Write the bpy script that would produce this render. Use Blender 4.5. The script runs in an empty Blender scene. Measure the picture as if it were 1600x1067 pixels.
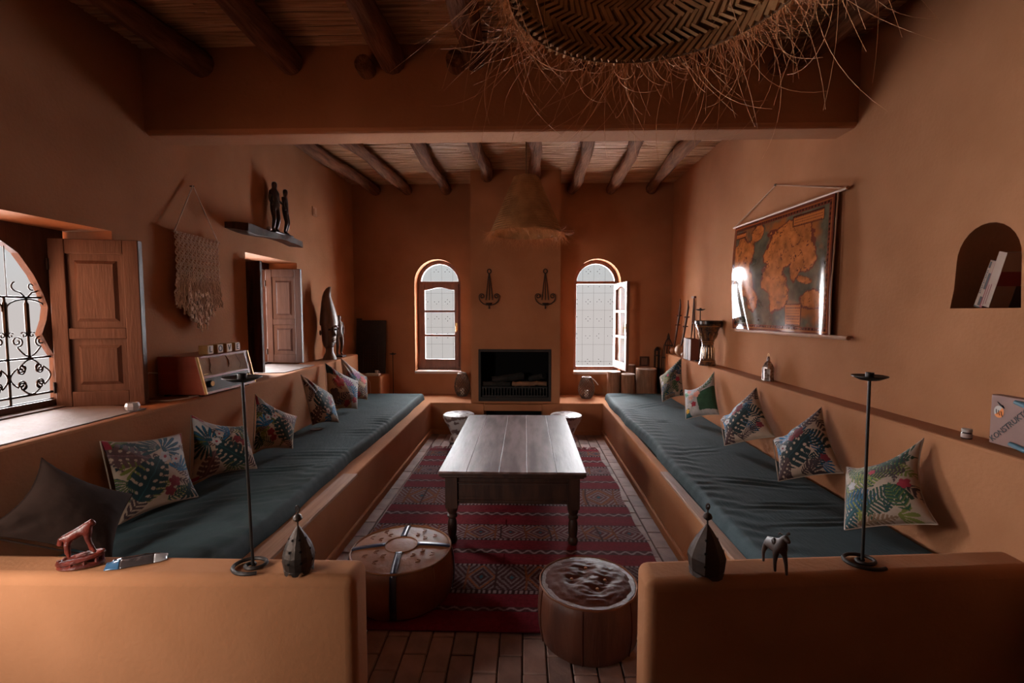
import bpy, bmesh, math, random
import numpy as np
from mathutils import Vector, Matrix, noise as mnoise

random.seed(7)
PI = math.pi
S = bpy.context.scene
COL = S.collection

# ------------------------------------------------------------------ camera, sky, light, exposure
cam_d = bpy.data.cameras.new('camera')
cam_d.sensor_width = 36.0
cam_d.lens = 36.0 * 740 / 1600
cam_d.clip_start = 0.05
cam = bpy.data.objects.new('camera', cam_d)
COL.objects.link(cam)
cam.location = (0, 0, 1.5)
cam.rotation_euler = (math.radians(90 - 3.595), 0, math.radians(1.624))
S.camera = cam

W = bpy.data.worlds.new('daylight')
S.world = W
W.use_nodes = True
wn, wl = W.node_tree.nodes, W.node_tree.links
wn.clear()
wo = wn.new('ShaderNodeOutputWorld'); wb = wn.new('ShaderNodeBackground')
wt = wn.new('ShaderNodeTexCoord'); ws = wn.new('ShaderNodeSeparateXYZ'); wr = wn.new('ShaderNodeValToRGB')
wl.new(wt.outputs['Generated'], ws.inputs[0]); wl.new(ws.outputs['Z'], wr.inputs[0])
wr.color_ramp.elements[0].position = 0.0; wr.color_ramp.elements[0].color = (0.60, 0.55, 0.53, 1)
wr.color_ramp.elements[1].position = 0.10; wr.color_ramp.elements[1].color = (0.60, 0.605, 0.61, 1)
wl.new(wr.outputs[0], wb.inputs[0]); wb.inputs[1].default_value = 0.98
wl.new(wb.outputs[0], wo.inputs[0])


def sun(name, direction_to_sky, energy, angle, color):
    d = bpy.data.lights.new(name, 'SUN'); d.energy = energy; d.angle = math.radians(angle); d.color = color
    o = bpy.data.objects.new(name, d); COL.objects.link(o)
    o.rotation_euler = Vector(direction_to_sky).to_track_quat('Z', 'Y').to_euler()
    return o


# broad hazy daylight from the far-left quarter of the sky; enters by the left and the far windows
sun('hazy_horizon_left', (-0.92, 0.38, 0.02), 22.0, 62, (1.0, 0.95, 0.92))
sun('hazy_horizon_far', (0.10, 0.98, 0.06), 112.0, 138, (0.97, 0.97, 1.0))


def area(name, loc, target, sx, sy, power, color):
    d = bpy.data.lights.new(name, 'AREA'); d.shape = 'RECTANGLE'; d.size = sx; d.size_y = sy; d.energy = power; d.color = color; d.spread = math.radians(82)
    o = bpy.data.objects.new(name, d); COL.objects.link(o); o.location = loc
    o.rotation_euler = (Vector(loc) - Vector(target)).to_track_quat('Z', 'Y').to_euler()
    return o


# fill light added in an unseen left-wall window, aimed at the left half wall
area('half_wall_fill', (-2.36, 0.10, 1.35), (-1.88, 1.55, 0.80), 0.5, 0.8, 18, (1.0, 0.93, 0.84))

S.view_settings.view_transform = 'Standard'
S.view_settings.look = 'None'
S.view_settings.gamma = 1.0
S.view_settings.use_curve_mapping = False
S.view_settings.exposure = 0.0
S.cycles.use_denoising = True
S.cycles.max_bounces = 10
S.cycles.diffuse_bounces = 8
S.cycles.transparent_max_bounces = 12
S.cycles.sample_clamp_indirect = 6.0

# ------------------------------------------------------------------ materials
MATS = {}


def pmat(name, color, rough=0.7, metal=0.0, spec=0.5, color2=None, scale=8.0, detail=4.0, stretch=(1, 1, 1), bump=0.0,
         bscale=None, bstretch=None, coat=0.0, sheen=0.0, attr=None, ramp=(0.35, 0.65), objrand=0.0, bdist=0.01):
    m = bpy.data.materials.new(name); m.use_nodes = True
    nt = m.node_tree; N = nt.nodes; L = nt.links
    b = N['Principled BSDF']
    b.inputs['Base Color'].default_value = (*color, 1)
    b.inputs['Roughness'].default_value = rough
    b.inputs['Metallic'].default_value = metal
    b.inputs['Specular IOR Level'].default_value = spec
    b.inputs['Coat Weight'].default_value = coat
    b.inputs['Coat Roughness'].default_value = 0.15
    if sheen:
        b.inputs['Sheen Weight'].default_value = sheen
    tc = N.new('ShaderNodeTexCoord')

    def noise(sc, st, det):
        mp = N.new('ShaderNodeMapping'); mp.inputs['Scale'].default_value = st
        nz = N.new('ShaderNodeTexNoise'); nz.inputs['Scale'].default_value = sc; nz.inputs['Detail'].default_value = det
        L.new(tc.outputs['Object'], mp.inputs[0]); L.new(mp.outputs[0], nz.inputs['Vector'])
        return nz
    out = None
    if attr:
        a = N.new('ShaderNodeAttribute'); a.attribute_name = attr
        out = a.outputs['Color']
    if color2 is not None:
        nz = noise(scale, stretch, detail)
        r = N.new('ShaderNodeValToRGB')
        r.color_ramp.elements[0].position = ramp[0]; r.color_ramp.elements[1].position = ramp[1]
        r.color_ramp.elements[0].color = (*color, 1); r.color_ramp.elements[1].color = (*color2, 1)
        L.new(nz.outputs['Fac'], r.inputs[0])
        if out is None:
            out = r.outputs[0]
        else:
            mx = N.new('ShaderNodeMix'); mx.data_type = 'RGBA'; mx.blend_type = 'MULTIPLY'; mx.inputs[0].default_value = 1
            L.new(out, mx.inputs[6]); L.new(r.outputs[0], mx.inputs[7]); out = mx.outputs[2]
    if objrand:
        oi = N.new('ShaderNodeObjectInfo')
        hs = N.new('ShaderNodeHueSaturation')
        mr = N.new('ShaderNodeMapRange'); mr.inputs['To Min'].default_value = 1 - objrand; mr.inputs['To Max'].default_value = 1 + objrand
        L.new(oi.outputs['Random'], mr.inputs['Value']); L.new(mr.outputs[0], hs.inputs['Value'])
        if out is None:
            hs.inputs['Color'].default_value = (*color, 1)
        else:
            L.new(out, hs.inputs['Color'])
        out = hs.outputs[0]
    if out is not None:
        L.new(out, b.inputs['Base Color'])
    if bump:
        nb = noise(bscale or scale, bstretch or stretch, 6)
        bp = N.new('ShaderNodeBump'); bp.inputs['Strength'].default_value = bump; bp.inputs['Distance'].default_value = bdist
        L.new(nb.outputs['Fac'], bp.inputs['Height']); L.new(bp.outputs[0], b.inputs['Normal'])
    MATS[name] = m
    return m


def glass_mat(name):
    m = bpy.data.materials.new(name); m.use_nodes = True
    N = m.node_tree.nodes; L = m.node_tree.links; N.clear()
    o = N.new('ShaderNodeOutputMaterial'); t = N.new('ShaderNodeBsdfTransparent'); g = N.new('ShaderNodeBsdfGlossy')
    g.inputs['Roughness'].default_value = 0.03; t.inputs[0].default_value = (0.97, 0.98, 0.98, 1)
    x = N.new('ShaderNodeMixShader'); x.inputs[0].default_value = 0.01
    L.new(t.outputs[0], x.inputs[1]); L.new(g.outputs[0], x.inputs[2]); L.new(x.outputs[0], o.inputs[0])
    MATS[name] = m
    return m


pmat('adobe', (0.42, 0.188, 0.094), 0.92, spec=0.12, color2=(0.34, 0.145, 0.068), scale=1.7, detail=8, bump=0.22, bscale=55, bdist=0.008)
pmat('overlit_adobe', (0.25, 0.20, 0.185), 0.8, spec=0.3, color2=(0.20, 0.155, 0.14), scale=6, bump=0.2, bscale=40)  # adobe greyed to look washed out by window light
pmat('overlit_sill', (0.55, 0.46, 0.42), 0.8, spec=0.3, color2=(0.48, 0.38, 0.34), scale=6, bump=0.2, bscale=40)  # whitened to carry the strong window light on the far sills
pmat('brick_paver', (0.31, 0.195, 0.165), 0.75, spec=0.35, color2=(0.23, 0.14, 0.118), scale=9, bump=0.35, bscale=50, objrand=0.22, bdist=0.006)
pmat('mortar', (0.10, 0.065, 0.05), 0.95)
pmat('reed', (0.60, 0.34, 0.18), 0.6, color2=(0.36, 0.18, 0.09), scale=6, stretch=(0.5, 12, 12), bump=0.2, bscale=30, objrand=0.1)
pmat('reed_backing', (0.10, 0.05, 0.028), 0.9)
pmat('pole_wood', (0.22, 0.088, 0.042), 0.85, spec=0.15, color2=(0.11, 0.042, 0.020), scale=5, stretch=(6, 0.7, 6), bump=0.9, bscale=9, bstretch=(6, 0.8, 6), bdist=0.02)
pmat('dark_wood', (0.085, 0.032, 0.017), 0.55, spec=0.25, color2=(0.045, 0.017, 0.010), scale=5, stretch=(8, 8, 1), bump=0.25, bscale=14, bstretch=(8, 8, 1))
pmat('shutter_wood', (0.125, 0.066, 0.048), 0.5, spec=0.3, color2=(0.088, 0.044, 0.031), scale=4, stretch=(8, 8, 1), bump=0.2, bscale=12, bstretch=(8, 8, 1))
pmat('skylit_shutter_wood', (0.115, 0.075, 0.075), 0.45, color2=(0.08, 0.05, 0.05), scale=4, stretch=(8, 8, 1), bump=0.2, bscale=12, bstretch=(8, 8, 1))  # bluish sky light mixed into the wood colour
pmat('window_wood', (0.19, 0.07, 0.038), 0.5, color2=(0.13, 0.045, 0.025), scale=4, stretch=(8, 8, 1), bump=0.2, bscale=12)
pmat('table_wood', (0.17, 0.115, 0.112), 0.46, spec=0.28, objrand=0.14, color2=(0.075, 0.038, 0.032), scale=3.2, detail=9, stretch=(4, 0.7, 1), bump=0.12, bscale=9, bstretch=(6, 1, 1), coat=0.0, ramp=(0.38, 0.62))
pmat('table_leg_wood', (0.040, 0.016, 0.010), 0.5, spec=0.3, color2=(0.020, 0.008, 0.006), scale=5, stretch=(5, 5, 1), bump=0.2, bscale=14)
pmat('board_wood', (0.34, 0.19, 0.12), 0.6, color2=(0.25, 0.13, 0.08), scale=4, stretch=(10, 0.8, 10), bump=0.3, bscale=10, bstretch=(12, 1, 12))
pmat('teal_cloth', (0.037, 0.060, 0.067), 0.8, spec=0.25, color2=(0.028, 0.047, 0.053), scale=5, bump=0.25, bscale=22, bstretch=(3, 1, 1))
pmat('cushion_print', (1, 1, 1), 0.75, spec=0.3, attr='print', color2=(0.82, 0.80, 0.78), scale=6, bump=0.2, bscale=14, sheen=0.1)
pmat('brown_cloth', (0.030, 0.015, 0.011), 0.9, spec=0.15, color2=(0.022, 0.011, 0.008), scale=9, bump=0.4, bscale=12)
pmat('piping', (0.36, 0.27, 0.21), 0.8)
pmat('rug', (1, 1, 1), 0.95, spec=0.1, attr='print', color2=(0.72, 0.70, 0.70), scale=55, bump=0.5, bscale=120, bstretch=(1, 3, 1), bdist=0.004)
pmat('rug_fringe', (0.20, 0.03, 0.035), 0.95)
pmat('leather_tan', (0.25, 0.098, 0.040), 0.55, spec=0.3, color2=(0.17, 0.062, 0.025), scale=7, bump=0.25, bscale=30)
pmat('leather_side', (0.20, 0.070, 0.030), 0.6, spec=0.3, color2=(0.14, 0.045, 0.02), scale=6, bump=0.25, bscale=30)
pmat('leather_blue', (0.015, 0.017, 0.04), 0.3, spec=0.6, bump=0.15, bscale=30)
pmat('leather_dark', (0.085, 0.026, 0.016), 0.5, spec=0.10, color2=(0.06, 0.016, 0.010), scale=8, bump=0.35, bscale=16)
pmat('leather_dark_side', (0.115, 0.036, 0.018), 0.5, color2=(0.07, 0.02, 0.011), scale=5, stretch=(3, 3, 0.6), bump=0.3, bscale=18)
pmat('iron', (0.022, 0.018, 0.017), 0.5, metal=0.6, color2=(0.035, 0.024, 0.02), scale=20, bump=0.2, bscale=50)
pmat('rusty_iron', (0.035, 0.022, 0.018), 0.6, metal=0.4, color2=(0.06, 0.032, 0.022), scale=15, bump=0.3, bscale=40)
pmat('lantern_metal', (0.085, 0.065, 0.055), 0.45, metal=0.7, color2=(0.05, 0.035, 0.03), scale=20, bump=0.25, bscale=50)
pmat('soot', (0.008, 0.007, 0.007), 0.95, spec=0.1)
pmat('firebox_metal', (0.022, 0.018, 0.016), 0.7, metal=0.3, bump=0.3, bscale=30)
pmat('charred_log', (0.03, 0.022, 0.018), 0.9, color2=(0.008, 0.007, 0.006), scale=9, bump=0.8, bscale=18)
pmat('fire_log', (0.26, 0.13, 0.07), 0.85, color2=(0.16, 0.075, 0.04), scale=7, bump=0.6, bscale=18)
pmat('straw', (0.50, 0.265, 0.115), 0.7, spec=0.25, color2=(0.34, 0.17, 0.070), scale=9, bump=0.3, bscale=40, objrand=0.1)
pmat('straw_light', (0.55, 0.235, 0.090), 0.6)
pmat('straw_dark', (0.17, 0.085, 0.038), 0.9)
pmat('cotton', (0.78, 0.62, 0.50), 0.9, color2=(0.66, 0.50, 0.39), scale=30, bump=0.4, bscale=60)
pmat('cord', (0.42, 0.24, 0.15), 0.85)
pmat('radio_wood', (0.36, 0.070, 0.030), 0.35, spec=0.5, color2=(0.28, 0.048, 0.020), scale=3, stretch=(1, 1, 6), coat=0.3)
pmat('radio_cloth', (0.40, 0.22, 0.11), 0.85, color2=(0.26, 0.12, 0.055), scale=7, bump=0.2, bscale=120)
pmat('radio_stain', (0.15, 0.06, 0.028), 0.85)
pmat('black_plastic', (0.012, 0.010, 0.010), 0.25, spec=0.6)
pmat('brass', (0.60, 0.36, 0.14), 0.35, metal=0.8)
pmat('white_plastic', (0.62, 0.58, 0.56), 0.45)
pmat('block_face', (0.60, 0.48, 0.38), 0.6)
pmat('block_wood', (0.55, 0.30, 0.10), 0.55, color2=(0.48, 0.25, 0.08), scale=8, stretch=(1, 6, 1))
pmat('ink', (0.02, 0.018, 0.02), 0.6)
pmat('white_cable', (0.60, 0.46, 0.36), 0.6)
pmat('carved_wood', (0.16, 0.075, 0.042), 0.38, spec=0.55, color2=(0.09, 0.04, 0.022), scale=6, stretch=(3, 3, 1), bump=0.3, bscale=16)
pmat('ebony', (0.022, 0.012, 0.010), 0.28, spec=0.6, color2=(0.04, 0.016, 0.012), scale=9)
pmat('red_carving', (0.15, 0.022, 0.013), 0.35, spec=0.4, color2=(0.06, 0.011, 0.008), scale=24, bump=0.5, bscale=45)
pmat('bronze', (0.070, 0.040, 0.030), 0.45, color2=(0.045, 0.025, 0.02), scale=30)
pmat('bottle_brown', (0.14, 0.045, 0.018), 0.3, spec=0.6, color2=(0.30, 0.12, 0.04), scale=25)
pmat('foil', (0.45, 0.47, 0.55), 0.12, metal=1.0, bump=0.3, bscale=9)
pmat('packet_dark', (0.035, 0.026, 0.026), 0.2, spec=0.8)
pmat('packet_blue', (0.05, 0.12, 0.22), 0.15, spec=0.8)
pmat('packet_film', (0.30, 0.27, 0.27), 0.15, spec=0.8)
pmat('drum_body', (0.04, 0.022, 0.016), 0.18, spec=0.8, metal=0.3, color2=(0.16, 0.065, 0.025), scale=26, coat=0.6)
pmat('drum_inlay', (0.42, 0.20, 0.07), 0.25, metal=0.5, coat=0.5)
pmat('drum_rim', (0.03, 0.025, 0.025), 0.25, metal=0.6)
pmat('drum_skin', (0.45, 0.36, 0.31), 0.5)
pmat('stump_bark', (0.29, 0.155, 0.095), 0.85, color2=(0.19, 0.095, 0.055), scale=8, stretch=(6, 6, 0.8), bump=0.5, bscale=14, bstretch=(6, 6, 0.8))
pmat('stump_top', (0.62, 0.55, 0.52), 0.7, color2=(0.52, 0.44, 0.41), scale=10)
pmat('gourd', (0.36, 0.17, 0.085), 0.4, color2=(0.27, 0.12, 0.055), scale=9)
pmat('paper', (0.55, 0.46, 0.40), 0.8)
pmat('book_red', (0.20, 0.018, 0.022), 0.4)
pmat('book_brown', (0.17, 0.055, 0.032), 0.5)
pmat('book_brown_dark', (0.075, 0.025, 0.017), 0.5)
pmat('book_dark', (0.035, 0.022, 0.022), 0.45)
pmat('book_cream', (0.30, 0.18, 0.125), 0.5)
pmat('box_card', (0.25, 0.125, 0.10), 0.6, color2=(0.22, 0.11, 0.088), scale=12)
pmat('clip_blue', (0.07, 0.15, 0.20), 0.45)
pmat('logo_orange', (0.70, 0.20, 0.035), 0.6)
pmat('logo_white', (0.45, 0.38, 0.34), 0.6)
pmat('map_print', (1, 1, 1), 0.10, spec=0.5, attr='print', coat=0.2, bump=0.05, bscale=4)
pmat('dowel', (0.42, 0.20, 0.10), 0.5, color2=(0.34, 0.15, 0.07), scale=8)
pmat('mosaic', (0.50, 0.46, 0.46), 0.4, spec=0.5, color2=(0.14, 0.085, 0.08), scale=13, detail=2, ramp=(0.50, 0.56))
pmat('black_board', (0.020, 0.015, 0.014), 0.65, color2=(0.03, 0.02, 0.018), scale=20, bump=0.4, bscale=40)
pmat('wire', (0.16, 0.12, 0.10), 0.4, metal=0.7)
pmat('pale_wire', (0.62, 0.58, 0.55), 0.5, metal=0.3)
pmat('clear_candle', (0.60, 0.56, 0.52), 0.35)
pmat('porcelain', (0.42, 0.39, 0.39), 0.3)
pmat('silver', (0.55, 0.50, 0.48), 0.28, metal=0.9, color2=(0.16, 0.09, 0.06), scale=45, bump=0.4, bscale=60)
pmat('jar_label', (0.42, 0.30, 0.26), 0.5)
pmat('jar_glass', (0.05, 0.03, 0.03), 0.1, spec=0.8)
pmat('switch', (0.44, 0.20, 0.10), 0.6)
glass_mat('pane_glass')
M = MATS

# ------------------------------------------------------------------ mesh helpers


class MB:
    def __init__(self):
        self.v = []; self.f = []

    def add(self, vs, fs):
        o = len(self.v)
        self.v.extend([tuple(p) for p in vs]); self.f.extend([tuple(i + o for i in q) for q in fs])
        return self

    def box(self, x0, x1, y0, y1, z0, z1):
        return self.add([(x0, y0, z0), (x1, y0, z0), (x1, y1, z0), (x0, y1, z0), (x0, y0, z1), (x1, y0, z1), (x1, y1, z1), (x0, y1, z1)],
                        [(0, 3, 2, 1), (4, 5, 6, 7), (0, 1, 5, 4), (1, 2, 6, 5), (2, 3, 7, 6), (3, 0, 4, 7)])

    def obox(self, c, ax, ay, az):
        """box from centre and three half-extent vectors"""
        c = Vector(c); ax = Vector(ax); ay = Vector(ay); az = Vector(az)
        vs = [c + sx * ax + sy * ay + sz * az for sz in (-1, 1) for sx, sy in ((-1, -1), (1, -1), (1, 1), (-1, 1))]
        return self.add(vs, [(0, 3, 2, 1), (4, 5, 6, 7), (0, 1, 5, 4), (1, 2, 6, 5), (2, 3, 7, 6), (3, 0, 4, 7)])

    def tube(self, path, r, n=8, closed=False, caps=True, flat=1.0):
        P = [Vector(p) for p in path]; k = len(P)
        R = r if isinstance(r, (list, tuple)) else [r] * k
        vs = []; up = None
        for i in range(k):
            if closed:
                t = P[(i + 1) % k] - P[i - 1]
            else:
                t = P[min(i + 1, k - 1)] - P[max(i - 1, 0)]
            if t.length < 1e-9:
                t = Vector((0, 0, 1))
            t.normalize()
            if up is None:
                up = Vector((0, 0, 1)) if abs(t.z) < 0.9 else Vector((1, 0, 0))
            a = up - t * up.dot(t)
            if a.length < 1e-6:
                a = t.orthogonal()
            a.normalize(); b = t.cross(a); up = a
            for j in range(n):
                q = 2 * PI * j / n
                vs.append(P[i] + a * (R[i] * math.cos(q) * flat) + b * (R[i] * math.sin(q)))
        fs = []
        for i in range(k if closed else k - 1):
            i2 = (i + 1) % k
            for j in range(n):
                j2 = (j + 1) % n
                fs.append((i * n + j, i * n + j2, i2 * n + j2, i2 * n + j))
        if caps and not closed:
            fs.append(tuple(range(n - 1, -1, -1))); fs.append(tuple((k - 1) * n + j for j in range(n)))
        return self.add(vs, fs)

    def lathe(self, prof, c=(0, 0, 0), n=24, squash=(1, 1), wob=None):
        """prof: list of (r, z); closes caps"""
        vs = []; fs = []
        for r, z in prof:
            for j in range(n):
                q = 2 * PI * j / n
                rr = r * (wob(q, z) if wob else 1)
                vs.append((c[0] + rr * math.cos(q) * squash[0], c[1] + rr * math.sin(q) * squash[1], c[2] + z))
        k = len(prof)
        for i in range(k - 1):
            for j in range(n):
                j2 = (j + 1) % n
                fs.append((i * n + j, i * n + j2, (i + 1) * n + j2, (i + 1) * n + j))
        fs.append(tuple(range(n - 1, -1, -1))); fs.append(tuple((k - 1) * n + j for j in range(n)))
        return self.add(vs, fs)

    def prism(self, pts, z0, z1):
        n = len(pts)
        vs = [(x, y, z0) for x, y in pts] + [(x, y, z1) for x, y in pts]
        return self.add(vs, [tuple(range(n - 1, -1, -1)), tuple(range(n, 2 * n))] + [(i, (i + 1) % n, n + (i + 1) % n, n + i) for i in range(n)])

    def prism_x(self, pts, x0, x1):
        """pts (y,z) extruded along x"""
        n = len(pts)
        vs = [(x0, y, z) for y, z in pts] + [(x1, y, z) for y, z in pts]
        return self.add(vs, [tuple(range(n - 1, -1, -1)), tuple(range(n, 2 * n))] + [(i, (i + 1) % n, n + (i + 1) % n, n + i) for i in range(n)])

    def prism_y(self, pts, y0, y1):
        """pts (x,z) extruded along y"""
        n = len(pts)
        vs = [(x, y0, z) for x, z in pts] + [(x, y1, z) for x, z in pts]
        return self.add(vs, [tuple(range(n)), tuple(range(2 * n - 1, n - 1, -1))] + [(i, n + i, n + (i + 1) % n, (i + 1) % n) for i in range(n)])

    def ring_y(self, outer, inner, y0, y1):
        """frame between two (x,z) loops with equal point counts, extruded along y"""
        n = len(outer)
        vs = [(x, y0, z) for x, z in outer] + [(x, y0, z) for x, z in inner] + [(x, y1, z) for x, z in outer] + [(x, y1, z) for x, z in inner]
        fs = []
        for i in range(n):
            j = (i + 1) % n
            fs += [(i, j, n + j, n + i), (2 * n + i, 3 * n + i, 3 * n + j, 2 * n + j), (i, 2 * n + i, 2 * n + j, j), (n + i, n + j, 3 * n + j, 3 * n + i)]
        return self.add(vs, fs)

    def ball(self, c, r, n=10, m=7, s=(1, 1, 1)):
        prof = [(max(1e-4, r * math.sin(PI * i / m)), -r * math.cos(PI * i / m)) for i in range(m + 1)]
        o = len(self.v)
        self.lathe([(p[0], p[1]) for p in prof], (0, 0, 0), n)
        for i in range(o, len(self.v)):
            x, y, z = self.v[i]
            self.v[i] = (c[0] + x * s[0], c[1] + y * s[1], c[2] + z * s[2])
        return self

    def xf(self, mat):
        self.v = [tuple(mat @ Vector(p)) for p in self.v]
        return self

    def build(self, name, mat, parent=None, loc=None, world=True, smooth=True, bevel=0.0, bseg=2, fix=True):
        me = bpy.data.meshes.new(name)
        off = Vector((0, 0, 0))
        if world:
            if parent is not None:
                p = parent
                while p.parent is not None:
                    p = p.parent
                off = Vector(p.location)
            elif loc is not None:
                off = Vector(loc)
        vs = [tuple(Vector(p) - off) for p in self.v] if off.length > 0 else self.v
        me.from_pydata(vs, [], self.f); me.update()
        if fix:
            bm = bmesh.new(); bm.from_mesh(me)
            bmesh.ops.recalc_face_normals(bm, faces=bm.faces)
            bm.to_mesh(me); bm.free()
        o = bpy.data.objects.new(name, me); COL.objects.link(o)
        if parent is not None:
            o.parent = parent
        elif loc is not None:
            o.location = loc
        if mat is not None:
            me.materials.append(M[mat] if isinstance(mat, str) else mat)
        if smooth:
            me.polygons.foreach_set('use_smooth', [True] * len(me.polygons))
            try:
                me.set_sharp_from_angle(angle=math.radians(38))
            except Exception:
                pass
        if bevel:
            b = o.modifiers.new('bevel', 'BEVEL'); b.width = bevel; b.segments = bseg; b.limit_method = 'ANGLE'; b.angle_limit = math.radians(40)
        return o


def tag(o, label=None, cat=None, group=None, kind=None):
    if label: o['label'] = label
    if cat: o['category'] = cat
    if group: o['group'] = group
    if kind: o['kind'] = kind
    return o


def thing(name, label, cat, loc=(0, 0, 0), rz=0.0, group=None, kind=None):
    o = bpy.data.objects.new(name, None); COL.objects.link(o)
    o.empty_display_size = 0.05
    o.location = loc; o.rotation_euler = (0, 0, rz)
    return tag(o, label, cat, group, kind)


def copy_tree(o, loc, rz=None, label=None, scale=None):
    c = o.copy(); COL.objects.link(c); c.location = loc
    if rz is not None: c.rotation_euler = (0, 0, rz)
    if scale is not None: c.scale = (scale,) * 3
    if label: c['label'] = label
    for ch in list(o.children):
        d = ch.copy(); COL.objects.link(d); d.parent = c
        for g in list(ch.children):
            e = g.copy(); COL.objects.link(e); e.parent = d
    return c


def struct(o):
    o['kind'] = 'structure'
    return o


def evaluate(o):
    dg = bpy.context.evaluated_depsgraph_get(); dg.update()
    return bpy.data.meshes.new_from_object(o.evaluated_get(dg))


def cut(o, cutters, keep_mat=True):
    """boolean-subtract temporary cutter meshes (list of MB)"""
    tmp = []
    for c in cutters:
        t = c.build('cutter', None, smooth=False); tmp.append(t)
        m = o.modifiers.new('cut', 'BOOLEAN'); m.operation = 'DIFFERENCE'; m.solver = 'EXACT'; m.object = t
    me = evaluate(o)
    o.modifiers.clear()
    old = o.data; o.data = me; bpy.data.meshes.remove(old)
    for t in tmp:
        d = t.data; bpy.data.objects.remove(t); bpy.data.meshes.remove(d)
    me.polygons.foreach_set('use_smooth', [True] * len(me.polygons))
    me.set_sharp_from_angle(angle=math.radians(30))
    return o


def skin(name, verts, edges, radii, mat, parent=None, loc=None, sub=2):
    me = bpy.data.meshes.new(name)
    off = Vector((0, 0, 0))
    if parent is not None: off = Vector(parent.location)
    elif loc is not None: off = Vector(loc)
    me.from_pydata([tuple(Vector(v) - off) for v in verts], edges, []); me.update()
    o = bpy.data.objects.new(name, me); COL.objects.link(o)
    sk = o.modifiers.new('skin', 'SKIN'); sk.use_smooth_shade = True
    for i, r in enumerate(radii):
        d = me.skin_vertices[0].data[i]
        d.radius = r if isinstance(r, tuple) else (r, r)
        d.use_root = (i == 0)
    ss = o.modifiers.new('sub', 'SUBSURF'); ss.levels = sub; ss.render_levels = sub
    m2 = evaluate(o); o.modifiers.clear()
    o.data = m2; bpy.data.meshes.remove(me)
    m2.materials.clear(); m2.materials.append(M[mat])
    m2.polygons.foreach_set('use_smooth', [True] * len(m2.polygons))
    if parent is not None: o.parent = parent
    elif loc is not None: o.location = loc
    return o


def text(name, body, size, mat, parent, mtx, extrude=0.0008):
    c = bpy.data.curves.new(name, 'FONT'); c.body = body; c.size = size; c.extrude = extrude
    c.offset = size * 0.012; c.align_x = 'CENTER'; c.align_y = 'CENTER'; c.resolution_u = 3
    o = bpy.data.objects.new(name, c); COL.objects.link(o)
    me = evaluate(o)
    bpy.data.objects.remove(o); bpy.data.curves.remove(c)
    off = Vector((0, 0, 0))
    if parent is not None:
        p = parent
        while p.parent is not None: p = p.parent
        off = Vector(p.location)
    me.transform(Matrix.Translation(-off) @ mtx)
    ob = bpy.data.objects.new(name, me); COL.objects.link(ob)
    me.materials.clear(); me.materials.append(M[mat])
    ob.parent = parent
    return ob


def frame_mtx(origin, right, up):
    """matrix whose local x=right, y=up, z=normal"""
    r = Vector(right).normalized(); u = Vector(up).normalized(); n = r.cross(u)
    u = n.cross(r)
    m = Matrix(((r.x, u.x, n.x, origin[0]), (r.y, u.y, n.y, origin[1]), (r.z, u.z, n.z, origin[2]), (0, 0, 0, 1)))
    return m


def spiral(c, e1, e2, r0, r1, a0, a1, n=28):
    c = Vector(c); e1 = Vector(e1); e2 = Vector(e2); out = []
    for i in range(n + 1):
        t = i / n; a = a0 + (a1 - a0) * t; r = r0 + (r1 - r0) * t
        out.append(c + e1 * (r * math.cos(a)) + e2 * (r * math.sin(a)))
    return out


def arch(cx, zspring, w, z0, seg=16):
    """(x,z) loop: bottom-left, bottom-right, up, arch back"""
    r = w / 2
    pts = [(cx - r, z0), (cx + r, z0)]
    pts += [(cx + r * math.cos(PI * i / seg), zspring + r * math.sin(PI * i / seg)) for i in range(seg + 1)]
    return pts


def set_print(o, cols):
    at = o.data.color_attributes.new('print', 'FLOAT_COLOR', 'POINT')
    a = np.ones((len(cols), 4), np.float32); a[:, :3] = cols
    at.data.foreach_set('color', a.ravel())


def vnoise(x, y, seed):
    """value noise on numpy arrays"""
    rs = np.random.RandomState(seed); T = rs.rand(64, 64)
    xi = np.floor(x).astype(int); yi = np.floor(y).astype(int); fx = x - xi; fy = y - yi
    fx = fx * fx * (3 - 2 * fx); fy = fy * fy * (3 - 2 * fy)
    g = lambda a, b: T[a % 64, b % 64]
    return (g(xi, yi) * (1 - fx) + g(xi + 1, yi) * fx) * (1 - fy) + (g(xi, yi + 1) * (1 - fx) + g(xi + 1, yi + 1) * fx) * fy


def fbm(x, y, seed, oct=4):
    s = 0; a = 0.5
    for k in range(oct):
        s = s + a * vnoise(x * 2 ** k, y * 2 ** k, seed + k); a *= 0.5
    return s

# ------------------------------------------------------------------ room dimensions
XL, XR, YF, YB = -2.31, 1.93, 6.35, -4.6
LEDGE = 0.97
BEN = 0.385

# walls -----------------------------------------------------------
wl_ = struct(MB().box(-2.85, XL, YB - 0.4, YF + 0.4, -0.05, 3.5).build('wall_left', 'adobe', smooth=False))
cut(wl_, [
    MB().prism([(-3.0, 1.45), (XL + 0.1, 1.28), (XL + 0.1, 2.60), (-2.45, 2.63), (-2.66, 2.64), (-3.0, 3.2)], LEDGE, 1.95),     # window_1 recess
    MB().prism([(-3.0, 3.92), (XL + 0.1, 3.87), (XL + 0.1, 4.745), (-2.62, 4.80), (-3.0, 4.90)], LEDGE, 1.99),       # window_2 recess
    MB().box(-3.0, XL + 0.1, -0.40, 0.55, 0.9, 2.0),                                                                   # unseen window, added for the light on the left half wall
])
wr_ = struct(MB().box(XR, 2.45, YB - 0.4, YF + 0.4, -0.05, 3.5).build('wall_right', 'adobe', smooth=False))
nich = [(1.905, 1.515), (2.215, 1.515), (2.20, 1.60)] + [(2.055 + 0.14 * math.cos(PI * i / 14) + 0.0, 1.715 + 0.155 * math.sin(PI * i / 14)) for i in range(15)] + [(1.91, 1.60)]
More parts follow.
